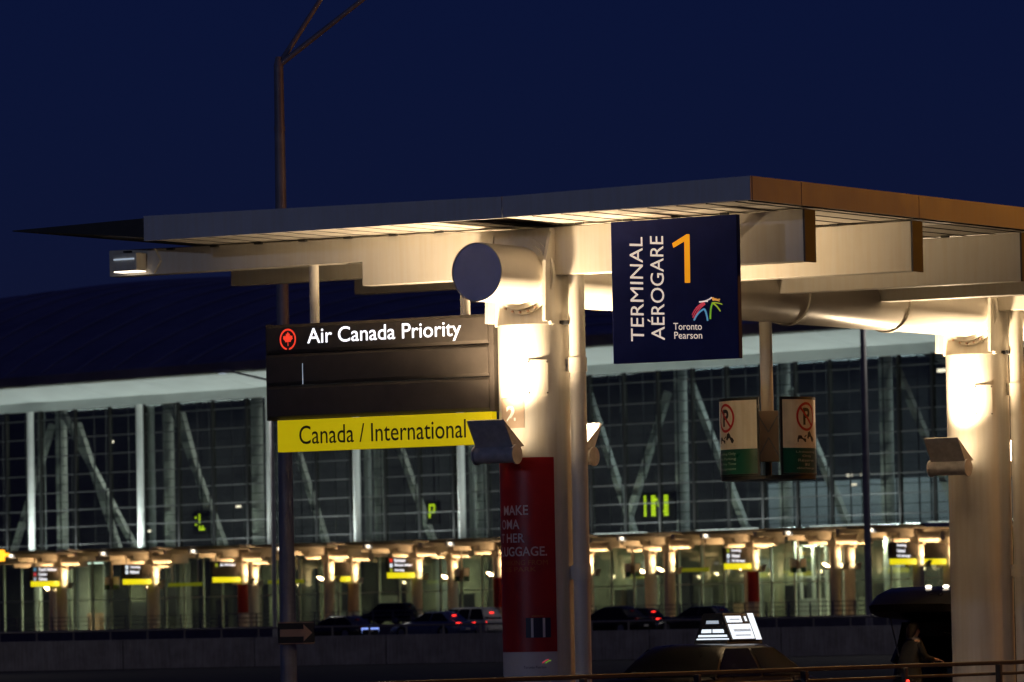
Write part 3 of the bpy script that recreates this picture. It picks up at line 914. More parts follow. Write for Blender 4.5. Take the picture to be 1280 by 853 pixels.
# LED boards in the hall
FONT = {'I': ['1', '1', '1', '1', '1', '1', '1'], 'N': ['11....11', '111...11', '11.1..11', '11.1..11', '11..1.11', '11...111', '11....11'], 'P': ['1111', '1..1', '1..1', '1111', '1...', '1...', '....'],
        'L': ['1...', '1...', '1...', '1...', '....', '1.1.', '1111'], ':': ['.', '1', '.', '.', '1', '.', '.']}
def led(label, txt, a, z, h, gap=1.4):
    t = thing('led_board', label, 'display', TO + Vector((.683 * a + .73 * .8, -.73 * a + .683 * .8, 0)), TA)
    d = h / 7
    w = sum(len(FONT[c][0]) + gap for c in txt) * d
    box('case', M['black'], t, -.4, w + .2, .02, .25, z - .4, z + h + .3)
    box('hanger', M['mullion'], t, w / 2 - .05, w / 2 + .05, .1, .2, z + h + .3, 25.39)
    x = 0
    for c in txt:
        g = FONT[c]
        mb = MB()
        for r_, line in enumerate(g):
            for q, ch in enumerate(line):
                if ch == '1':
                    mb.box(x + q * d, x + q * d + d * .82, -.02, .018, z + (6 - r_) * d, z + (6 - r_) * d + d * .86)
        mb.build('led_character', M['led'], t)
        x += (len(g[0]) + gap) * d
led('dark display with yellow-green dot letters IN behind the glass wall', 'IN', 17.0, 11.75, 2.0, 2.4)
led('dark display with a yellow-green dot letter P behind the glass wall', 'P', -13.3, 12.2, 1.6)
led('dark display with a yellow-green dot letter L behind the left glass wall', ':L', -49.2, 12.1, 1.7)

# ------------------------------------------------------------------ far canopies
ROW1 = [(-43.0, 530), (-34.1, 526.3), (-25.5, 522.1), (-17.3, 517.1), (-9.1, 512.0), (-1.6, 506.1), (6.4, 500.8), (13.5, 494.3), (20.6, 487.8), (27.4, 481.1), (34.0, 474.1)]
proto = thing('far_canopy', 'far canopy', 'canopy')
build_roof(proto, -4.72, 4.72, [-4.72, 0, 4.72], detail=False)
build_beams(proto, (0, 3.1), far=True)
build_column(proto, 0, far=True)
MB().bar((0, -2.6, TUBE_Z), (0, 2.6, TUBE_Z), .405, n=24).build('drain_tube', M['steel_white'], proto, smooth=True)
fl0 = None; tip0 = None
def place_canopy(i, X, Y, ang, label, group, o=None):
    c = o or copy_tree(proto)
    c.location = (X, Y, 2.0); c.rotation_euler = (0, 0, ang)
    c['label'] = label; c['group'] = group
    return c
def far_lights(X, Y, ang, where, tip=True, e=900):
    ex = Vector((math.cos(ang), math.sin(ang), 0)); ey = Vector((-math.sin(ang), math.cos(ang), 0))
    o = Vector((X, Y, 2.0))
    floodlight('floodlight', 'floodlight on the right side of %s' % where, o - ey * .5 + Vector((0, 0, 4.12)), ang + PI, True, 'floodlights on the far columns', e, 'lamp_far')
    floodlight('floodlight', 'glowing floodlight on the left side of %s' % where, o + ey * .5 + Vector((0, 0, 4.12)), ang, True, 'floodlights on the far columns', e, 'lamp_far')
    if tip:
        q = o + ex * (-6.6) - ey * .14 + Vector((0, 0, 7.1))
        t = tip_floodlight('floodlight', 'small white lamp on the beam tip before %s' % where, q, ang, True, 'lamps on the far beam tips')
        MB().sphere((-.40, -.2, 0), .16, .16, .13, 10, 7).build('globe', M['lamp_small'], t, smooth=True)
ANG1 = []
for i, (X, Y) in enumerate(ROW1):
    p = ROW1[max(0, i - 1)]; q = ROW1[min(len(ROW1) - 1, i + 1)]
    ang = R(50)
    ANG1.append(ang)
    place_canopy(i, X, Y, ang, '%s lit canopy from the left in the far front row before the terminal' % ORD[i], 'far front row of canopies', proto if i == 0 else None)
    far_lights(X, Y, ang, 'the %s far front column from the left' % ORD[i])
ROW2 = []
for x in (68, 193, 317, 442, 566, 690, 813, 937, 1062, 1186):
    Z = 541.3 / (1 + 1.0688 * (x - 646) / 7000) - 21
    ROW2.append(((x - 646) * Z / 7000, Z))
ANG2 = math.atan2(.730, -.683) - PI / 2
for i, (X, Y) in enumerate(ROW2):
    place_canopy(i, X, Y, ANG2, '%s lit canopy from the left in the back row against the terminal' % ORD[i], 'far back row of canopies')
    far_lights(X, Y, ANG2, 'the %s back-row column from the left' % ORD[i], tip=False, e=900)

# far hanging signs
def far_sign(label, X, Y, ang, lines, icons, z=2.0, l0=-4.3, rows_h=1.36):
    t = thing('hanging_sign', label, 'sign', (X, Y, z), ang, 'far hanging airline signs')
    box('panel', M['sign_black'], t, l0, -.6, -.25, 0, 4.70, 6.06)
    box('strip', M['yellow_far'], t, l0 + .12, -.6, -.26, -.05, 4.2, 4.69)
    for l in (-3.7, -1.2):
        MB().bar((l, -.1, 6.06), (l, -.1, 6.9 if l < -2.7 else 6.57), .07, n=8).build('hanger_post', M['steel_white'], t)
    n = 3
    for i, s in enumerate(lines):
        zt = 6.0 - i * .45
        w = min(2.4, .19 * len(s))
        lettering(s, M['white_lit'], t, rect(-3.35, -3.35 + w, zt - .33, zt - .05, -.256), .03, res=1)
        if icons[i]:
            box('emblem', M[icons[i]], t, -3.98, -3.66, -.258, -.251, zt - .36, zt - .04)
    return t
def fs(i): return (*ROW1[i], ANG1[i])
far_sign('far black sign with three lines of white lettering and a yellow strip, leftmost', *fs(0), ('Czech Airlines', 'Condor', 'Cubana'), ('logo_blue', 'logo_red', 'ad_grey'))
far_sign('far two-line black sign half hidden by a drum sign, second from the left', *fs(1), ('Sunwing', 'Etihad'), ('ad_white', 'ad_white'))
far_sign('far black sign with a single line of lettering and yellow strip, third from the left', *fs(2), ('Jet Airways',), ('logo_lime',))
far_sign('far black sign listing three airlines with red icon above the parked cars', *fs(4), ('Emirates', 'Ethiopian Airlines', 'Sunwing'), ('leaf_lit', 'ad_white', 'logo_lime'))
far_sign('far black sign listing Sunwing, United and US Airways right of the navy panel', *fs(8), ('Sunwing', 'United', 'US Airways'), ('logo_lime', 'ad_white', 'ad_grey'))
far_sign('far black sign with three white lines behind the dark blue pole on the right', *fs(10), ('Sunwing', 'United', 'US Airways'), (None, None, None))
far_sign('small two-line sign with yellow strip in the back row behind the pole', *ROW2[3], ANG2, ('Air', 'ana'), (None, None), l0=-3.2)
far_sign('blank black sign with yellow strip in the back row beside the right column', *ROW2[9], ANG2, (), ())
# long yellow boards in the back row
for i, lab in ((1, 'long dim yellow board hanging in the back row at far left'), (2, 'long dim yellow board beside the grey lamp post'), (6, 'long dim yellow board left of the Sunwing sign')):
    X, Y = ROW2[i]
    ex = Vector((math.cos(ANG2), math.sin(ANG2), 0)); ey = Vector((-math.sin(ANG2), math.cos(ANG2), 0))
    t = thing('yellow_board', lab, 'sign', Vector((X, Y, 2)) - ey * 5, ANG2, 'yellow boards in the back row')
    box('board', M['yellow_dim'], t, -.15, .0, -2.6, 2.6, 4.2, 4.55)
    for y in (-2, 2): MB().bar((-.08, y, 4.55), (-.08, y, 7.27), .05, n=8).build('hanger_post', M['steel_white'], t)
# far drum signs, one between columns
for (i, lab) in ((0, 'far drum sign hanging left of the second far sign'), (4, 'far drum sign hanging above the white car'), (6, 'far drum sign hanging right of the downpipe'), (8, 'far drum sign hanging right of the Sunwing sign')):
    p = Vector((*ROW1[i], 0)); q = Vector((*ROW1[i + 1], 0))
    c = p * .45 + q * .55
    d = drum_sign(lab, (c.x, c.y, 2.0), ANG1[i], R(-90) - ANG1[i], True, 'far drum signs', top=7.2)
# far posters
def far_poster(label, X, Y, red=True):
    t = thing('poster', label, 'poster', (X, Y, 3.0), 0, 'posters on the far columns')
    for nm, m, z0, z1 in (('sheet', 'poster_red' if red else 'arrow', .35, 3.0), ('foot_band', 'poster_white', 0, .348)):
        vs = []; n = 16
        for k in range(n + 1):
            p = R(180 + 180 * k / n)
            vs += [(.505 * math.cos(p), .505 * math.sin(p), z0), (.505 * math.cos(p), .505 * math.sin(p), z1), (.515 * math.cos(p), .515 * math.sin(p), z1), (.515 * math.cos(p), .515 * math.sin(p), z0)]
        fs_ = []
        for k in range(n):
            for j in range(4): fs_.append((k * 4 + j, k * 4 + (j + 1) % 4, k * 4 + 4 + (j + 1) % 4, k * 4 + 4 + j))
        fs_ += [(0, 1, 2, 3), (n * 4 + 3, n * 4 + 2, n * 4 + 1, n * 4)]
        MB().add(vs, fs_).build(nm, M[m], t, smooth=True)
far_poster('far red poster on the third front-row column from the left', *ROW1[2])
far_poster('far red poster just left of the big red poster', *ROW1[5])
far_poster('far red poster below the Sunwing sign', *ROW1[8])
far_poster('brown poster on a back-row column behind the grey lamp post', *ROW2[3], red=False)

# amber lamp box at the left edge
ab = thing('signal_lamp', 'bright amber lamp box at the left picture edge', 'lamp', (-48.0, 520, 2.0), 0)
MB().bar((0, 0, 0), (0, 0, 6.6), .08, n=10).build('post', M['grey_metal'], ab)
box('lamp_box', M['amber_box'], ab, -1.6, .55, -.25, .25, 6.55, 7.6, .08)
box('lamp_tab', M['amber_box'], ab, .56, .95, -.1, .1, 7.0, 7.3)

# forecourt railing
fr = thing('railing', 'long dark post-and-rail fence along the terminal forecourt', 'railing', FO - FN * 50 + Vector((0, 0, 2.0)), math.atan2(FD.y, FD.x))
for z in (1.1, .75, .4):
    MB().box(-75, 70, -.03, .03, z - .06, z).build('rail', M['grey_metal'], fr)
pm = MB().box(-.05, .05, .031, .12, 0, 1.1).mesh('post', M['grey_metal'])
for k in range(72): inst('post', pm, fr, (-74 + k * 2.0, 0, 0))

# parapet wall along the raised road
pw = thing('parapet_wall', 'low grey concrete parapet wall with a rail on top, right across the picture', 'wall', (0, 262, 0), 0)
for k in range(-9, 10):
    a = k * 6.15
    box('wall_panel', M['concrete'], pw, a + .015, a + 6.135, -.02 + .006 * (k % 3), .3, 0, 1.38, .02)
MB().bar((-55, .15, 1.80), (55, .15, 1.80), .05, n=10).build('top_rail', M['grey_metal'], pw, smooth=True)
pp = MB().bar((0, 0, 1.38), (0, 0, 1.80), .05, n=8).mesh('rail_post', M['grey_metal'])
for k in range(-31, 32): inst('rail_post', pp, pw, (k * 1.73, .15, 0))

# ------------------------------------------------------------------ lamp posts
def lamp_post(label, loc, h, r0, r1, arms, lit, e=0, group='lamp posts', col=(1, .50, .14), lens='sodium'):
    t = thing('street_lamp', label, 'lamp post', loc, 0, group)
    MB().bar((0, 0, 0), (0, 0, h), r0, r1, n=24).build('pole', M['pole'], t, smooth=True)
    MB().bar((0, 0, 0), (0, 0, .5), r0 * 1.25, n=24).build('base', M['pole'], t, smooth=True)
    MB().bar((0, 0, h * .9), (0, 0, h * .9 + .08), r1 * 1.2, n=24).build('collar', M['pole'], t, smooth=True)
    MB().bar((0, 0, h - .02), (0, 0, h + .16), r1 * 1.08, r1 * .6, n=24).build('cap', M['pole'], t, smooth=True)
    for (dx, dy, dz, L) in arms:
        d = Vector((dx, dy, dz)).normalized()
        e1 = Vector((0, 0, h)) + d * L
        a = MB().bar((0, 0, h), tuple(e1), r1 * .62, r1 * .45, n=14).build('arm', M['pole'], t, smooth=True)
        hd = Vector((dx, dy, 0)).normalized() if abs(dx) + abs(dy) > 0 else Vector((1, 0, 0))
        c = e1 + hd * .45
        head = MB().sphere(tuple(c), .5, .28, .12, 16, 9).build('lamp_head', M['pole'], t, smooth=True)
        MB().bar(tuple(c + Vector((0, 0, -.135))), tuple(c + Vector((0, 0, -.10))), .2, n=16).build('lens', M[lens] if lit else M['lens_clear'], head)
        if lit and e:
            if lens == 'ad_grey':
                lamp('SPOT', t, tuple(c + Vector((0, 0, -.16))), e, col, .1, (0, 0, -1), R(170), .5)
            else:
                lamp('POINT', t, tuple(c + Vector((0, 0, -.35))), e, col, .2)
    return t
lamp_post('tall grey street lamp with two arms behind the left end of the canopy', (-4.09, 100, 0), 11.8, .155, .085, ((.62, .35, 1.0, 2.6), (1.35, -.2, 1.0, 3.0)), False, 0)
lamp_post('dark blue lamp post standing in front of the terminal right of centre', (18.83, 300, 0), 20.5, .2, .15, ((1, 0, .4, 2.0),), True, 2600, col=(1, .93, .8), lens='linear_lamp')  # only the pole is in view; its lit head is assumed
lamp_post('slim dark lamp post seen just left of the Air Canada sign', (-13.4, 310, 0), 15.5, .13, .11, ((-1, 0, .25, 2.3),), True, 2600, col=(1, .95, .85), lens='ad_grey')
sl = cl(14.0, 23)
lamp_post('assumed unseen sodium street lamp right of the canopy, throwing amber light on it', (sl.x, sl.y, 0), 10.6, .14, .09, ((-1, -.2, .25, 1.5),), True, 2100, col=(1, .37, .02))  # assumed out-of-view post, added for the amber on side fascia and drum sign
sl = cl(-3, -40)
lamp_post('added street lamp before the canopy, its cool light standing in for dusk sky', (sl.x - 6, sl.y, 0), 11.5, .14, .09, ((1, .2, .25, 1.5),), True, 3000, col=(.56, .66, 1), lens='linear_lamp')  # unseen post added as cool fill in place of brighter dusk sky

for X, side in ((-31, 1), (31, -1)):  # pair of unseen lamps added to brighten the parapet wall
    lamp_post('added unseen street lamp brightening the parapet wall, out past the %s end' % ('left' if side > 0 else 'right'), (X, 236, 0), 9.5, .14, .09, ((side, .2, .25, 1.5),), True, 750, col=(1, .92, .80), lens='linear_lamp')
# arrow sign on the lamp post
ar = thing('arrow_sign', 'small black sign with a tan arrow pointing right on the lamp post', 'sign', (-3.935, 99.74, 1.44), 0)
box('plate', M['black'], ar, -.325, .325, 0, .03, 0, .40, .012)
MB().prism([(-.29, .135), (.13, .135), (.13, .05), (.285, .20), (.13, .35), (.13, .265), (-.29, .265)], -.006, -.001).build('arrow', M['arrow'], ar)
for q in ((-.325, .325, .375, .395), (-.325, .325, .005, .02)):
    MB().box(q[0] + .006, q[1] - .006, -.004, -.001, q[2], q[3]).build('border', M['arrow'], ar)
box('clamp', M['grey_metal'], ar, -.2, -.10, .03, .12, .15, .25)

# ------------------------------------------------------------------ vehicles (local +x is forward)
def vehicle(name, label, cat, loc, rz, pt, L=4.6, Wd=1.8, H=1.45, kind='sedan', gate=False, tail=True, group=None, lampson=True):
    t = thing(name, label, cat, loc, rz, group)
    hw = Wd / 2
    def ring(x, zl, zh, w, wt):
        # closed cross-section, flat floor, rounded shoulders
        return [(x, -w * .92, zl), (x, -w, zl + .12), (x, -w, zl + (zh - zl) * .6), (x, -wt, zh - .03), (x, -wt * .9, zh), (x, wt * .9, zh), (x, wt, zh - .03),
                (x, w, zl + (zh - zl) * .6), (x, w, zl + .12), (x, w * .92, zl)]
    h = L / 2
    if kind == 'sedan':
        bel = .92 * H / 1.45
        st = [(-h, .38, bel - .12, .80, .74), (-h + .08, .24, bel - .02, .92, .84), (-h + .9, .18, bel + .02, 1, .93), (0, .17, bel, 1, .95), (h - 1.3, .18, bel - .02, 1, .93), (h - .4, .22, bel - .2, .95, .85), (h - .05, .28, bel - .33, .85, .75), (h, .38, bel - .40, .75, .65)]
        cab = [(-h + .55, -h + 1.15), (h - 1.45, h - 2.25)]       # base and roof ends
    else:
        bel = 1.02 * H / 1.75
        st = [(-h, .45, bel - .05, .86, .82), (-h + .06, .28, bel, .95, .90), (-h + .8, .22, bel + .02, 1, .95), (0, .22, bel, 1, .95), (h - 1.2, .24, bel - .03, 1, .93), (h - .3, .28, bel - .16, .95, .86), (h, .45, bel - .3, .82, .75)]
        cab = [(-h + .10, -h + .42), (h - 1.15, h - 1.95)]
    body = MB().loft([ring(x, a, b, hw * w, hw * wt) for x, a, b, w, wt in st]).build('body', M[pt], t, smooth=True, ang=50)
    (b0, r0), (b1, r1) = cab
    cw, rw = hw * .93, hw * .72
    zb, zr = bel - .02, H
    m0 = r0 + .12; m1 = r1 - .15
    def cring(x0, z, w):
        return [(x0, -w, z), (x0, w, z)]
    vs = [(b0, -cw, zb), (b0, cw, zb), (b1, cw, zb), (b1, -cw, zb), (r0, -rw, zr - .06), (r0, rw, zr - .06), (r1, rw, zr - .06), (r1, -rw, zr - .06)]
    # smooth greenhouse: stations along the car, roof line eased between the screens
    rings = []
    NS = 26
    for i in range(NS + 1):
        f = i / NS
        x = b0 + (b1 - b0) * f
        def ease(q):
            q = max(0.0, min(1.0, q)); return math.sin(q * PI / 2) ** 1.15
        up = min(ease((x - b0) / max(.05, (r0 - b0) * 1.25)), ease((b1 - x) / max(.05, (b1 - r1) * 1.25)))
        zt = zb + .02 + (zr - zb - .02) * up
        if gate and i == 0: zt = zb + (zr - zb) * .8
        wt = cw + (rw - cw) * (zt - zb) / (zr - zb)
        rings.append([(x, -cw, zb - .02), (x, -(cw + wt) / 2, (zb + zt) / 2 - .01), (x, -wt, zt - .07 * up), (x, -wt * .86, zt - .018 * up), (x, -wt * .4, zt), (x, wt * .4, zt),
                      (x, wt * .86, zt - .018 * up), (x, wt, zt - .07 * up), (x, (cw + wt) / 2, (zb + zt) / 2 - .01), (x, cw, zb - .02)])
    MB().loft(rings, cap=not gate).build('cabin', M[pt], t, smooth=True, ang=50)
    def quad(name, P0, P1, P2, P3, k=.10, off=(0, 0, 0)):
        P = [Vector(p) for p in (P0, P1, P2, P3)]
        c = sum(P, Vector()) / 4
        P = [c + (p - c) * (1 - k) + Vector(off) for p in P]
        MB().add(P, [(0, 1, 2, 3)]).build(name, M['car_glass'], t)
    V = [Vector(v) for v in vs]
    if not gate: quad('rear_window', V[0], V[1], V[5], V[4], .12, (-.012, 0, .012))
    quad('windscreen', V[2], V[3], V[7], V[6], .10, (.012, 0, .012))
    nwin = 2 if kind == 'sedan' else 3
    for s in (-1, 1):
        A_, B_, C_, D_ = (V[0], V[3], V[7], V[4]) if s < 0 else (V[1], V[2], V[6], V[5])
        for q in range(nwin):
            f0, f1 = q / nwin, (q + 1) / nwin
            quad('side_window', A_.lerp(B_, f0), A_.lerp(B_, f1), D_.lerp(C_, f1), D_.lerp(C_, f0), .07, (0, s * .012, .006))
    for wx in (-h + .95, h - .9):
        for s in (-1, 1):
            w = MB().bar((wx, s * (hw - .2), .33), (wx, s * (hw + .005), .33), .33, n=20).build('wheel', M['tyre'], t, smooth=True)
            MB().bar((wx, s * (hw + .006), .33), (wx, s * (hw + .02), .33), .2, n=16).build('rim', M['rim'], w, smooth=True)
    for s in (-1, 1):
        zt = bel - .24
        MB().box(-h - .012 + .02, -h + .14, s * hw * .70 - .16, s * hw * .70 + .16, zt, zt + .15).build('tail_light', M['red_lit'] if lampson else M['ban_red'], t, bevel=.02)
        MB().box(h - .22, h - .03, s * hw * .62 - .16, s * hw * .62 + .16, bel - .46, bel - .34).build('headlight', M['lens_clear'], t, bevel=.02)
    if tail and not gate:
        MB().box(b0 * .5 + r0 * .5 - .05, b0 * .5 + r0 * .5 + .02, -.14, .14, (zb + zr) / 2 + .02, (zb + zr) / 2 + .07).build('brake_light', M['red_lit'] if lampson else M['ban_red'], t)
    box('bumper', M[pt], t, -h - .06, -h + .1, -hw * .8, hw * .8, .36, .55, .04)
    box('number_plate', M['poster_white'], t, -h - .075, -h - .061, -.2, .2, .42, .53)
    return t
YAW = math.atan2(.59, -.81)
vehicle('car', 'dark blue saloon with lit red tail lights beyond the parapet', 'car', (-4.55, 300, 1.1), YAW, 'paint_blue', 4.6, 1.8, 1.42, group='cars beyond the parapet')
vehicle('car', 'white estate car behind the blue saloon with lit tail light', 'car', (-3.0, 304.5, 1.1), YAW, 'paint_white', 4.5, 1.85, 1.62, 'suv', group='cars beyond the parapet')
c2 = vehicle('car', 'dark car with a blue-white lit strip on its tail, right of the arrow sign', 'car', (-9.6, 297, 1.1), YAW, 'paint_dark', 4.5, 1.8, 1.28, lampson=False, group='cars beyond the parapet')
box('light_strip', M['blue_white_lit'], c2, -2.30, -2.22, -.72, .72, .44, .62)
box('light_strip', M['blue_white_lit'], c2, -2.27, -2.20, -.70, .70, .36, .42)
vehicle('car', 'black van parked on the terminal forecourt behind the blue saloon', 'van', (-10.6, 462, 2.0), YAW, 'paint_black', 4.9, 1.9, 1.75, 'suv', lampson=False, group='cars on the forecourt')
vehicle('car', 'dark car right of the downpipe beyond the parapet', 'car', (4.9, 298, 1.1), YAW, 'paint_black', 4.6, 1.8, 1.5, lampson=False, group='cars beyond the parapet')
vehicle('car', 'dark rounded car just behind the taxi roof sign', 'car', (9.7, 300, 1.1), YAW, 'paint_dark', 4.7, 1.8, 1.45, lampson=False, group='cars beyond the parapet')
vehicle('car', 'far dark car with a single red lamp beyond the parapet', 'car', (6.9, 330, 1.1), YAW, 'paint_black', 4.4, 1.75, 1.5, group='cars beyond the parapet')
# near taxi with lit roof advertisement
tx = cl(-2.0, 8.7)
vehicle('taxi', 'black saloon taxi whose roof shows above the guard rail', 'car', (tx.x, tx.y, 0), A + PI / 2, 'paint_black', 4.9, 1.86, 1.36, tail=False, lampson=False)
tp = thing('taxi_roof_sign', 'glowing white advertising box on the black taxi roof', 'sign', (tx.x, tx.y, 1.355), A)
def taper_box(name, m, parent, lb, lt, vb, vt, z0, z1):
    vs = [(-lb, -vb, z0), (lb, -vb, z0), (lb, vb, z0), (-lb, vb, z0), (-lt, -vt, z1), (lt, -vt, z1), (lt, vt, z1), (-lt, vt, z1)]
    return MB().add(vs, [(3, 2, 1, 0), (4, 5, 6, 7), (0, 1, 5, 4), (1, 2, 6, 5), (2, 3, 7, 6), (3, 0, 4, 7)]).build(name, m, parent, bevel=.01)
TZ0, TZ1 = .05, .47
taper_box('housing', M['black'], tp, .33, .17, .46, .46, TZ0, TZ1)
taper_box('base', M['dark_metal'], tp, .30, .29, .55, .53, -.01, .055)
def side(u, w, off=.012, s=1):        # on the +l side face: u along v -1..1, w height 0..1
    lz = .33 + (.17 - .33) * w; vv = .46
    return (s * (lz + off), u * vv, TZ0 + (TZ1 - TZ0) * w)
def endf(u, w, off=.012):             # on the -v end face
    lz = .33 + (.17 - .33) * w; vv = .46
    return (u * lz, -(vv + off), TZ0 + (TZ1 - TZ0) * w)
def patch(name, m, fn, u0, u1, w0, w1, **k):
    return MB().add([fn(u0, w0, **k), fn(u1, w0, **k), fn(u1, w1, **k), fn(u0, w1, **k)], [(0, 1, 2, 3)]).build(name, M[m], tp)
patch('lit_face', 'ad_white', side, -.93, .55, .06, .60)
patch('lit_face', 'ad_white', side, -.93, .10, .66, .90)
patch('lit_face', 'ad_grey', side, -.7, .35, .16, .22, off=.016)
patch('lit_face', 'ad_grey', side, -.7, .45, .32, .42, off=.016)
patch('lit_face', 'ad_grey', side, -.75, -.05, .74, .80, off=.016)
patch('lit_face', 'ad_white', side, .60, .99, .02, .99)
patch('lit_face', 'ad_white', side, .30, .44, .70, .88)
patch('lit_face', 'ad_white', endf, -.9, .9, .04, .09)
patch('lit_face', 'ad_white', endf, -.85, .85, .14, .22)
patch('lit_face', 'ad_white', endf, -.72, -.08, .29, .42)
patch('lit_face', 'ad_white', endf, .0, .72, .29, .42)
patch('lit_face', 'ad_grey', endf, -.5, .5, .62, .74)

# near SUV with open tailgate
sv = cl(-3.0, 17.45 + 2.4)
suv = vehicle('suv', 'black suv with its tailgate raised, half hidden by the right-hand column', 'suv', (sv.x, sv.y, 0), A + PI / 2, 'paint_black', 4.8, 1.9, 1.78, 'suv', gate=True, lampson=False)
# tailgate: hinged at the roof's rear edge, raised and curving down towards its tip (local x is forward)
gp = [(-1.98, 1.74), (-2.2, 2.06), (-2.75, 2.21), (-3.15, 2.12), (-3.46, 1.93), (-3.40, 1.80), (-3.05, 1.72), (-2.7, 1.70), (-2.2, 1.66)]
tgw = []
def gsec(y, k):
    return [(-1.98 + (x + 1.98) * k, y, 1.74 + (z - 1.74) * k) for x, z in gp]
MB().loft([gsec(-.80, .90), gsec(-.66, 1), gsec(.0, 1.03), gsec(.66, 1), gsec(.80, .90)]).build('tailgate', M['paint_black'], suv, smooth=True, ang=50)
for y in (-.12, -.45):
    MB().sphere((-2.9, y, 2.215), .05, .06, .035, 10, 6).build('tailgate_lamp', M['lamp_small'], suv, smooth=True)
for s in (-1, 1):
    MB().bar((-2.36, s * .76, 1.05), (-2.75, s * .74, 1.86), .014, n=8).build('gas_strut', M['grey_metal'], suv)
    MB().beam((-2.36, s * .86, .95), (-2.02, s * .66, 1.70), .10, .10).build('rear_pillar', M['paint_black'], suv)
box('load_floor', M['black'], suv, -2.3, -.8, -.8, .8, .62, .66)

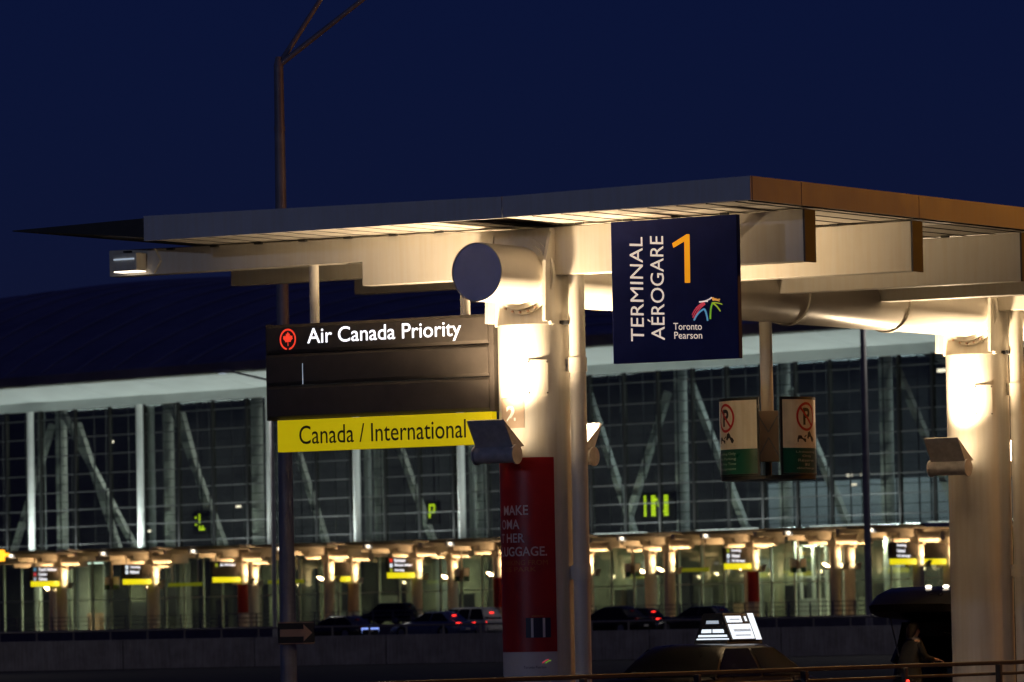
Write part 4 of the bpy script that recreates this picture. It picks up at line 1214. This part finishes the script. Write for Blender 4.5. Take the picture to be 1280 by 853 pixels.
# ------------------------------------------------------------------ person at the tailgate
def person(label, loc, rz):
    root = thing('person', label, 'person', loc, rz)
    me = bpy.data.meshes.new('body')
    J = {}
    vsl = []; es = []; rad = []
    def v(n, p, r, par=None):
        J[n] = len(vsl); vsl.append(p); rad.append(r)
        if par: es.append((J[par], J[n]))
    v('pelvis', (0, 0, .92), (.155, .12))
    v('waist', (.03, 0, 1.06), (.14, .105), 'pelvis')
    v('chest', (.08, 0, 1.22), (.165, .12), 'waist')
    v('neckb', (.10, 0, 1.33), (.075, .07), 'chest')
    v('neck', (.12, 0, 1.385), (.052, .052), 'neckb')
    v('skull', (.135, 0, 1.46), (.075, .085), 'neck')
    v('crown', (.12, 0, 1.55), (.062, .075), 'skull')
    v('nose', (.235, 0, 1.465), (.012, .012), 'skull')
    for s, k in ((1, 'l'), (-1, 'r')):
        v('sh' + k, (.09, .165 * s, 1.285), (.058, .058), 'chest')
        v('el' + k, (.20, .215 * s, 1.04), (.043, .043), 'sh' + k)
        v('wr' + k, (.40, .17 * s, 1.00), (.029, .029), 'el' + k)
        v('pa' + k, (.475, .165 * s, .995), (.036, .018), 'wr' + k)
        for q, (dy, ln) in enumerate(((-.03, .07), (-.01, .08), (.01, .076), (.03, .06))):
            v('f%d%s' % (q, k), (.50, (.165 + dy) * s, .99), (.009, .009), 'pa' + k)
            v('g%d%s' % (q, k), (.50 + ln * .6, (.165 + dy) * s, .975), (.008, .008), 'f%d%s' % (q, k))
            v('h%d%s' % (q, k), (.50 + ln, (.165 + dy) * s, .945), (.007, .007), 'g%d%s' % (q, k))
        v('t0' + k, (.455, .12 * s, .99), (.010, .010), 'pa' + k)
        v('t1' + k, (.50, .105 * s, .975), (.009, .009), 't0' + k)
        v('hip' + k, (-.005, .09 * s, .86), (.095, .095), 'pelvis')
        v('kn' + k, (.03, .10 * s, .47), (.06, .06), 'hip' + k)
        v('an' + k, (-.02, .10 * s, .09), (.042, .042), 'kn' + k)
        v('to' + k, (.14, .11 * s, .045), (.038, .03), 'an' + k)
    me.from_pydata(vsl, es, [])
    me.materials.append(M['skin'])
    o = bpy.data.objects.new('body', me)
    COL.objects.link(o); o.parent = root
    sk = o.modifiers.new('skin', 'SKIN')
    lay = me.skin_vertices[0] if me.skin_vertices else None
    if lay is None:
        bpy.context.view_layer.objects.active = o
        lay = me.skin_vertices[0]
    for i, r in enumerate(rad):
        lay.data[i].radius = r
        lay.data[i].use_root = (i == 0)
    sk.use_smooth_shade = True
    ss = o.modifiers.new('smooth', 'SUBSURF'); ss.levels = 2; ss.render_levels = 2
    # hair: cap with a loose fall behind
    hr = MB()
    rings = []
    for z, rx, ry, cx in ((1.37, .05, .09, .03), (1.42, .085, .105, .06), (1.49, .105, .112, .085), (1.55, .108, .108, .10), (1.60, .085, .085, .11), (1.632, .03, .03, .11)):
        rings.append([(cx + rx * math.cos(2 * PI * k / 16) * (.55 if math.cos(2 * PI * k / 16) > 0 and z < 1.54 else 1), ry * math.sin(2 * PI * k / 16), z) for k in range(16)])
    hr.loft(rings).build('hair', M['hair'], root, smooth=True, ang=80)
    ct = MB(); rings = []
    for z, rx, ry, cx in ((.50, .21, .25, .02), (.75, .20, .235, .01), (.92, .185, .215, .01), (1.06, .165, .20, .03), (1.20, .165, .225, .075), (1.29, .125, .215, .095), (1.335, .085, .12, .105), (1.355, .07, .08, .11)):
        rings.append([(cx + rx * math.cos(2 * PI * k / 24), ry * math.sin(2 * PI * k / 24), z) for k in range(24)])
    ct.loft(rings, cap=False).build('coat', M['coat'], root, smooth=True, ang=80)
    for s in (1, -1):
        MB().loft([[(p[0] + r * math.cos(2 * PI * k / 12) * n1, p[1] + r * math.sin(2 * PI * k / 12), p[2] + r * math.cos(2 * PI * k / 12) * n2) for k in range(12)]
                   for p, r, n1, n2 in (((.09, .17 * s, 1.29), .078, .8, .6), ((.14, .20 * s, 1.16), .07, .9, .4), ((.20, .215 * s, 1.04), .06, .7, .7), ((.30, .195 * s, 1.015), .05, .15, 1), ((.38, .175 * s, 1.0), .042, .1, 1))]).build(
            'sleeve', M['coat'], root, smooth=True, ang=80)
        MB().loft([[(p[0] + r * math.cos(2 * PI * k / 14), p[1] + r * math.sin(2 * PI * k / 14), p[2]) for k in range(14)]
                   for p, r in (((0, .09 * s, .88), .115), ((.02, .095 * s, .65), .098), ((.035, .10 * s, .47), .08), ((.0, .10 * s, .25), .072), ((-.015, .10 * s, .07), .07))]).build(
            'trouser_leg', M['coat'], root, smooth=True, ang=80)
        MB().sphere((.06, .105 * s, .045), .13, .05, .05, 14, 8).build('shoe', M['black'], root, smooth=True)
        MB().sphere((.200, .032 * s, 1.492), .012, .014, .010, 10, 6).build('eye', M['black'], root, smooth=True)
    MB().ring((.105, 0, 1.33), (0.15, 0, 1), .115, .07, .05, n=24).build('scarf', M['shirt'], root, smooth=True)
    return root
pp_ = cl(-3.1, 16.6)
person('person in a dark coat with a pale collar standing at the open tailgate', (pp_.x, pp_.y, 0), R(25))
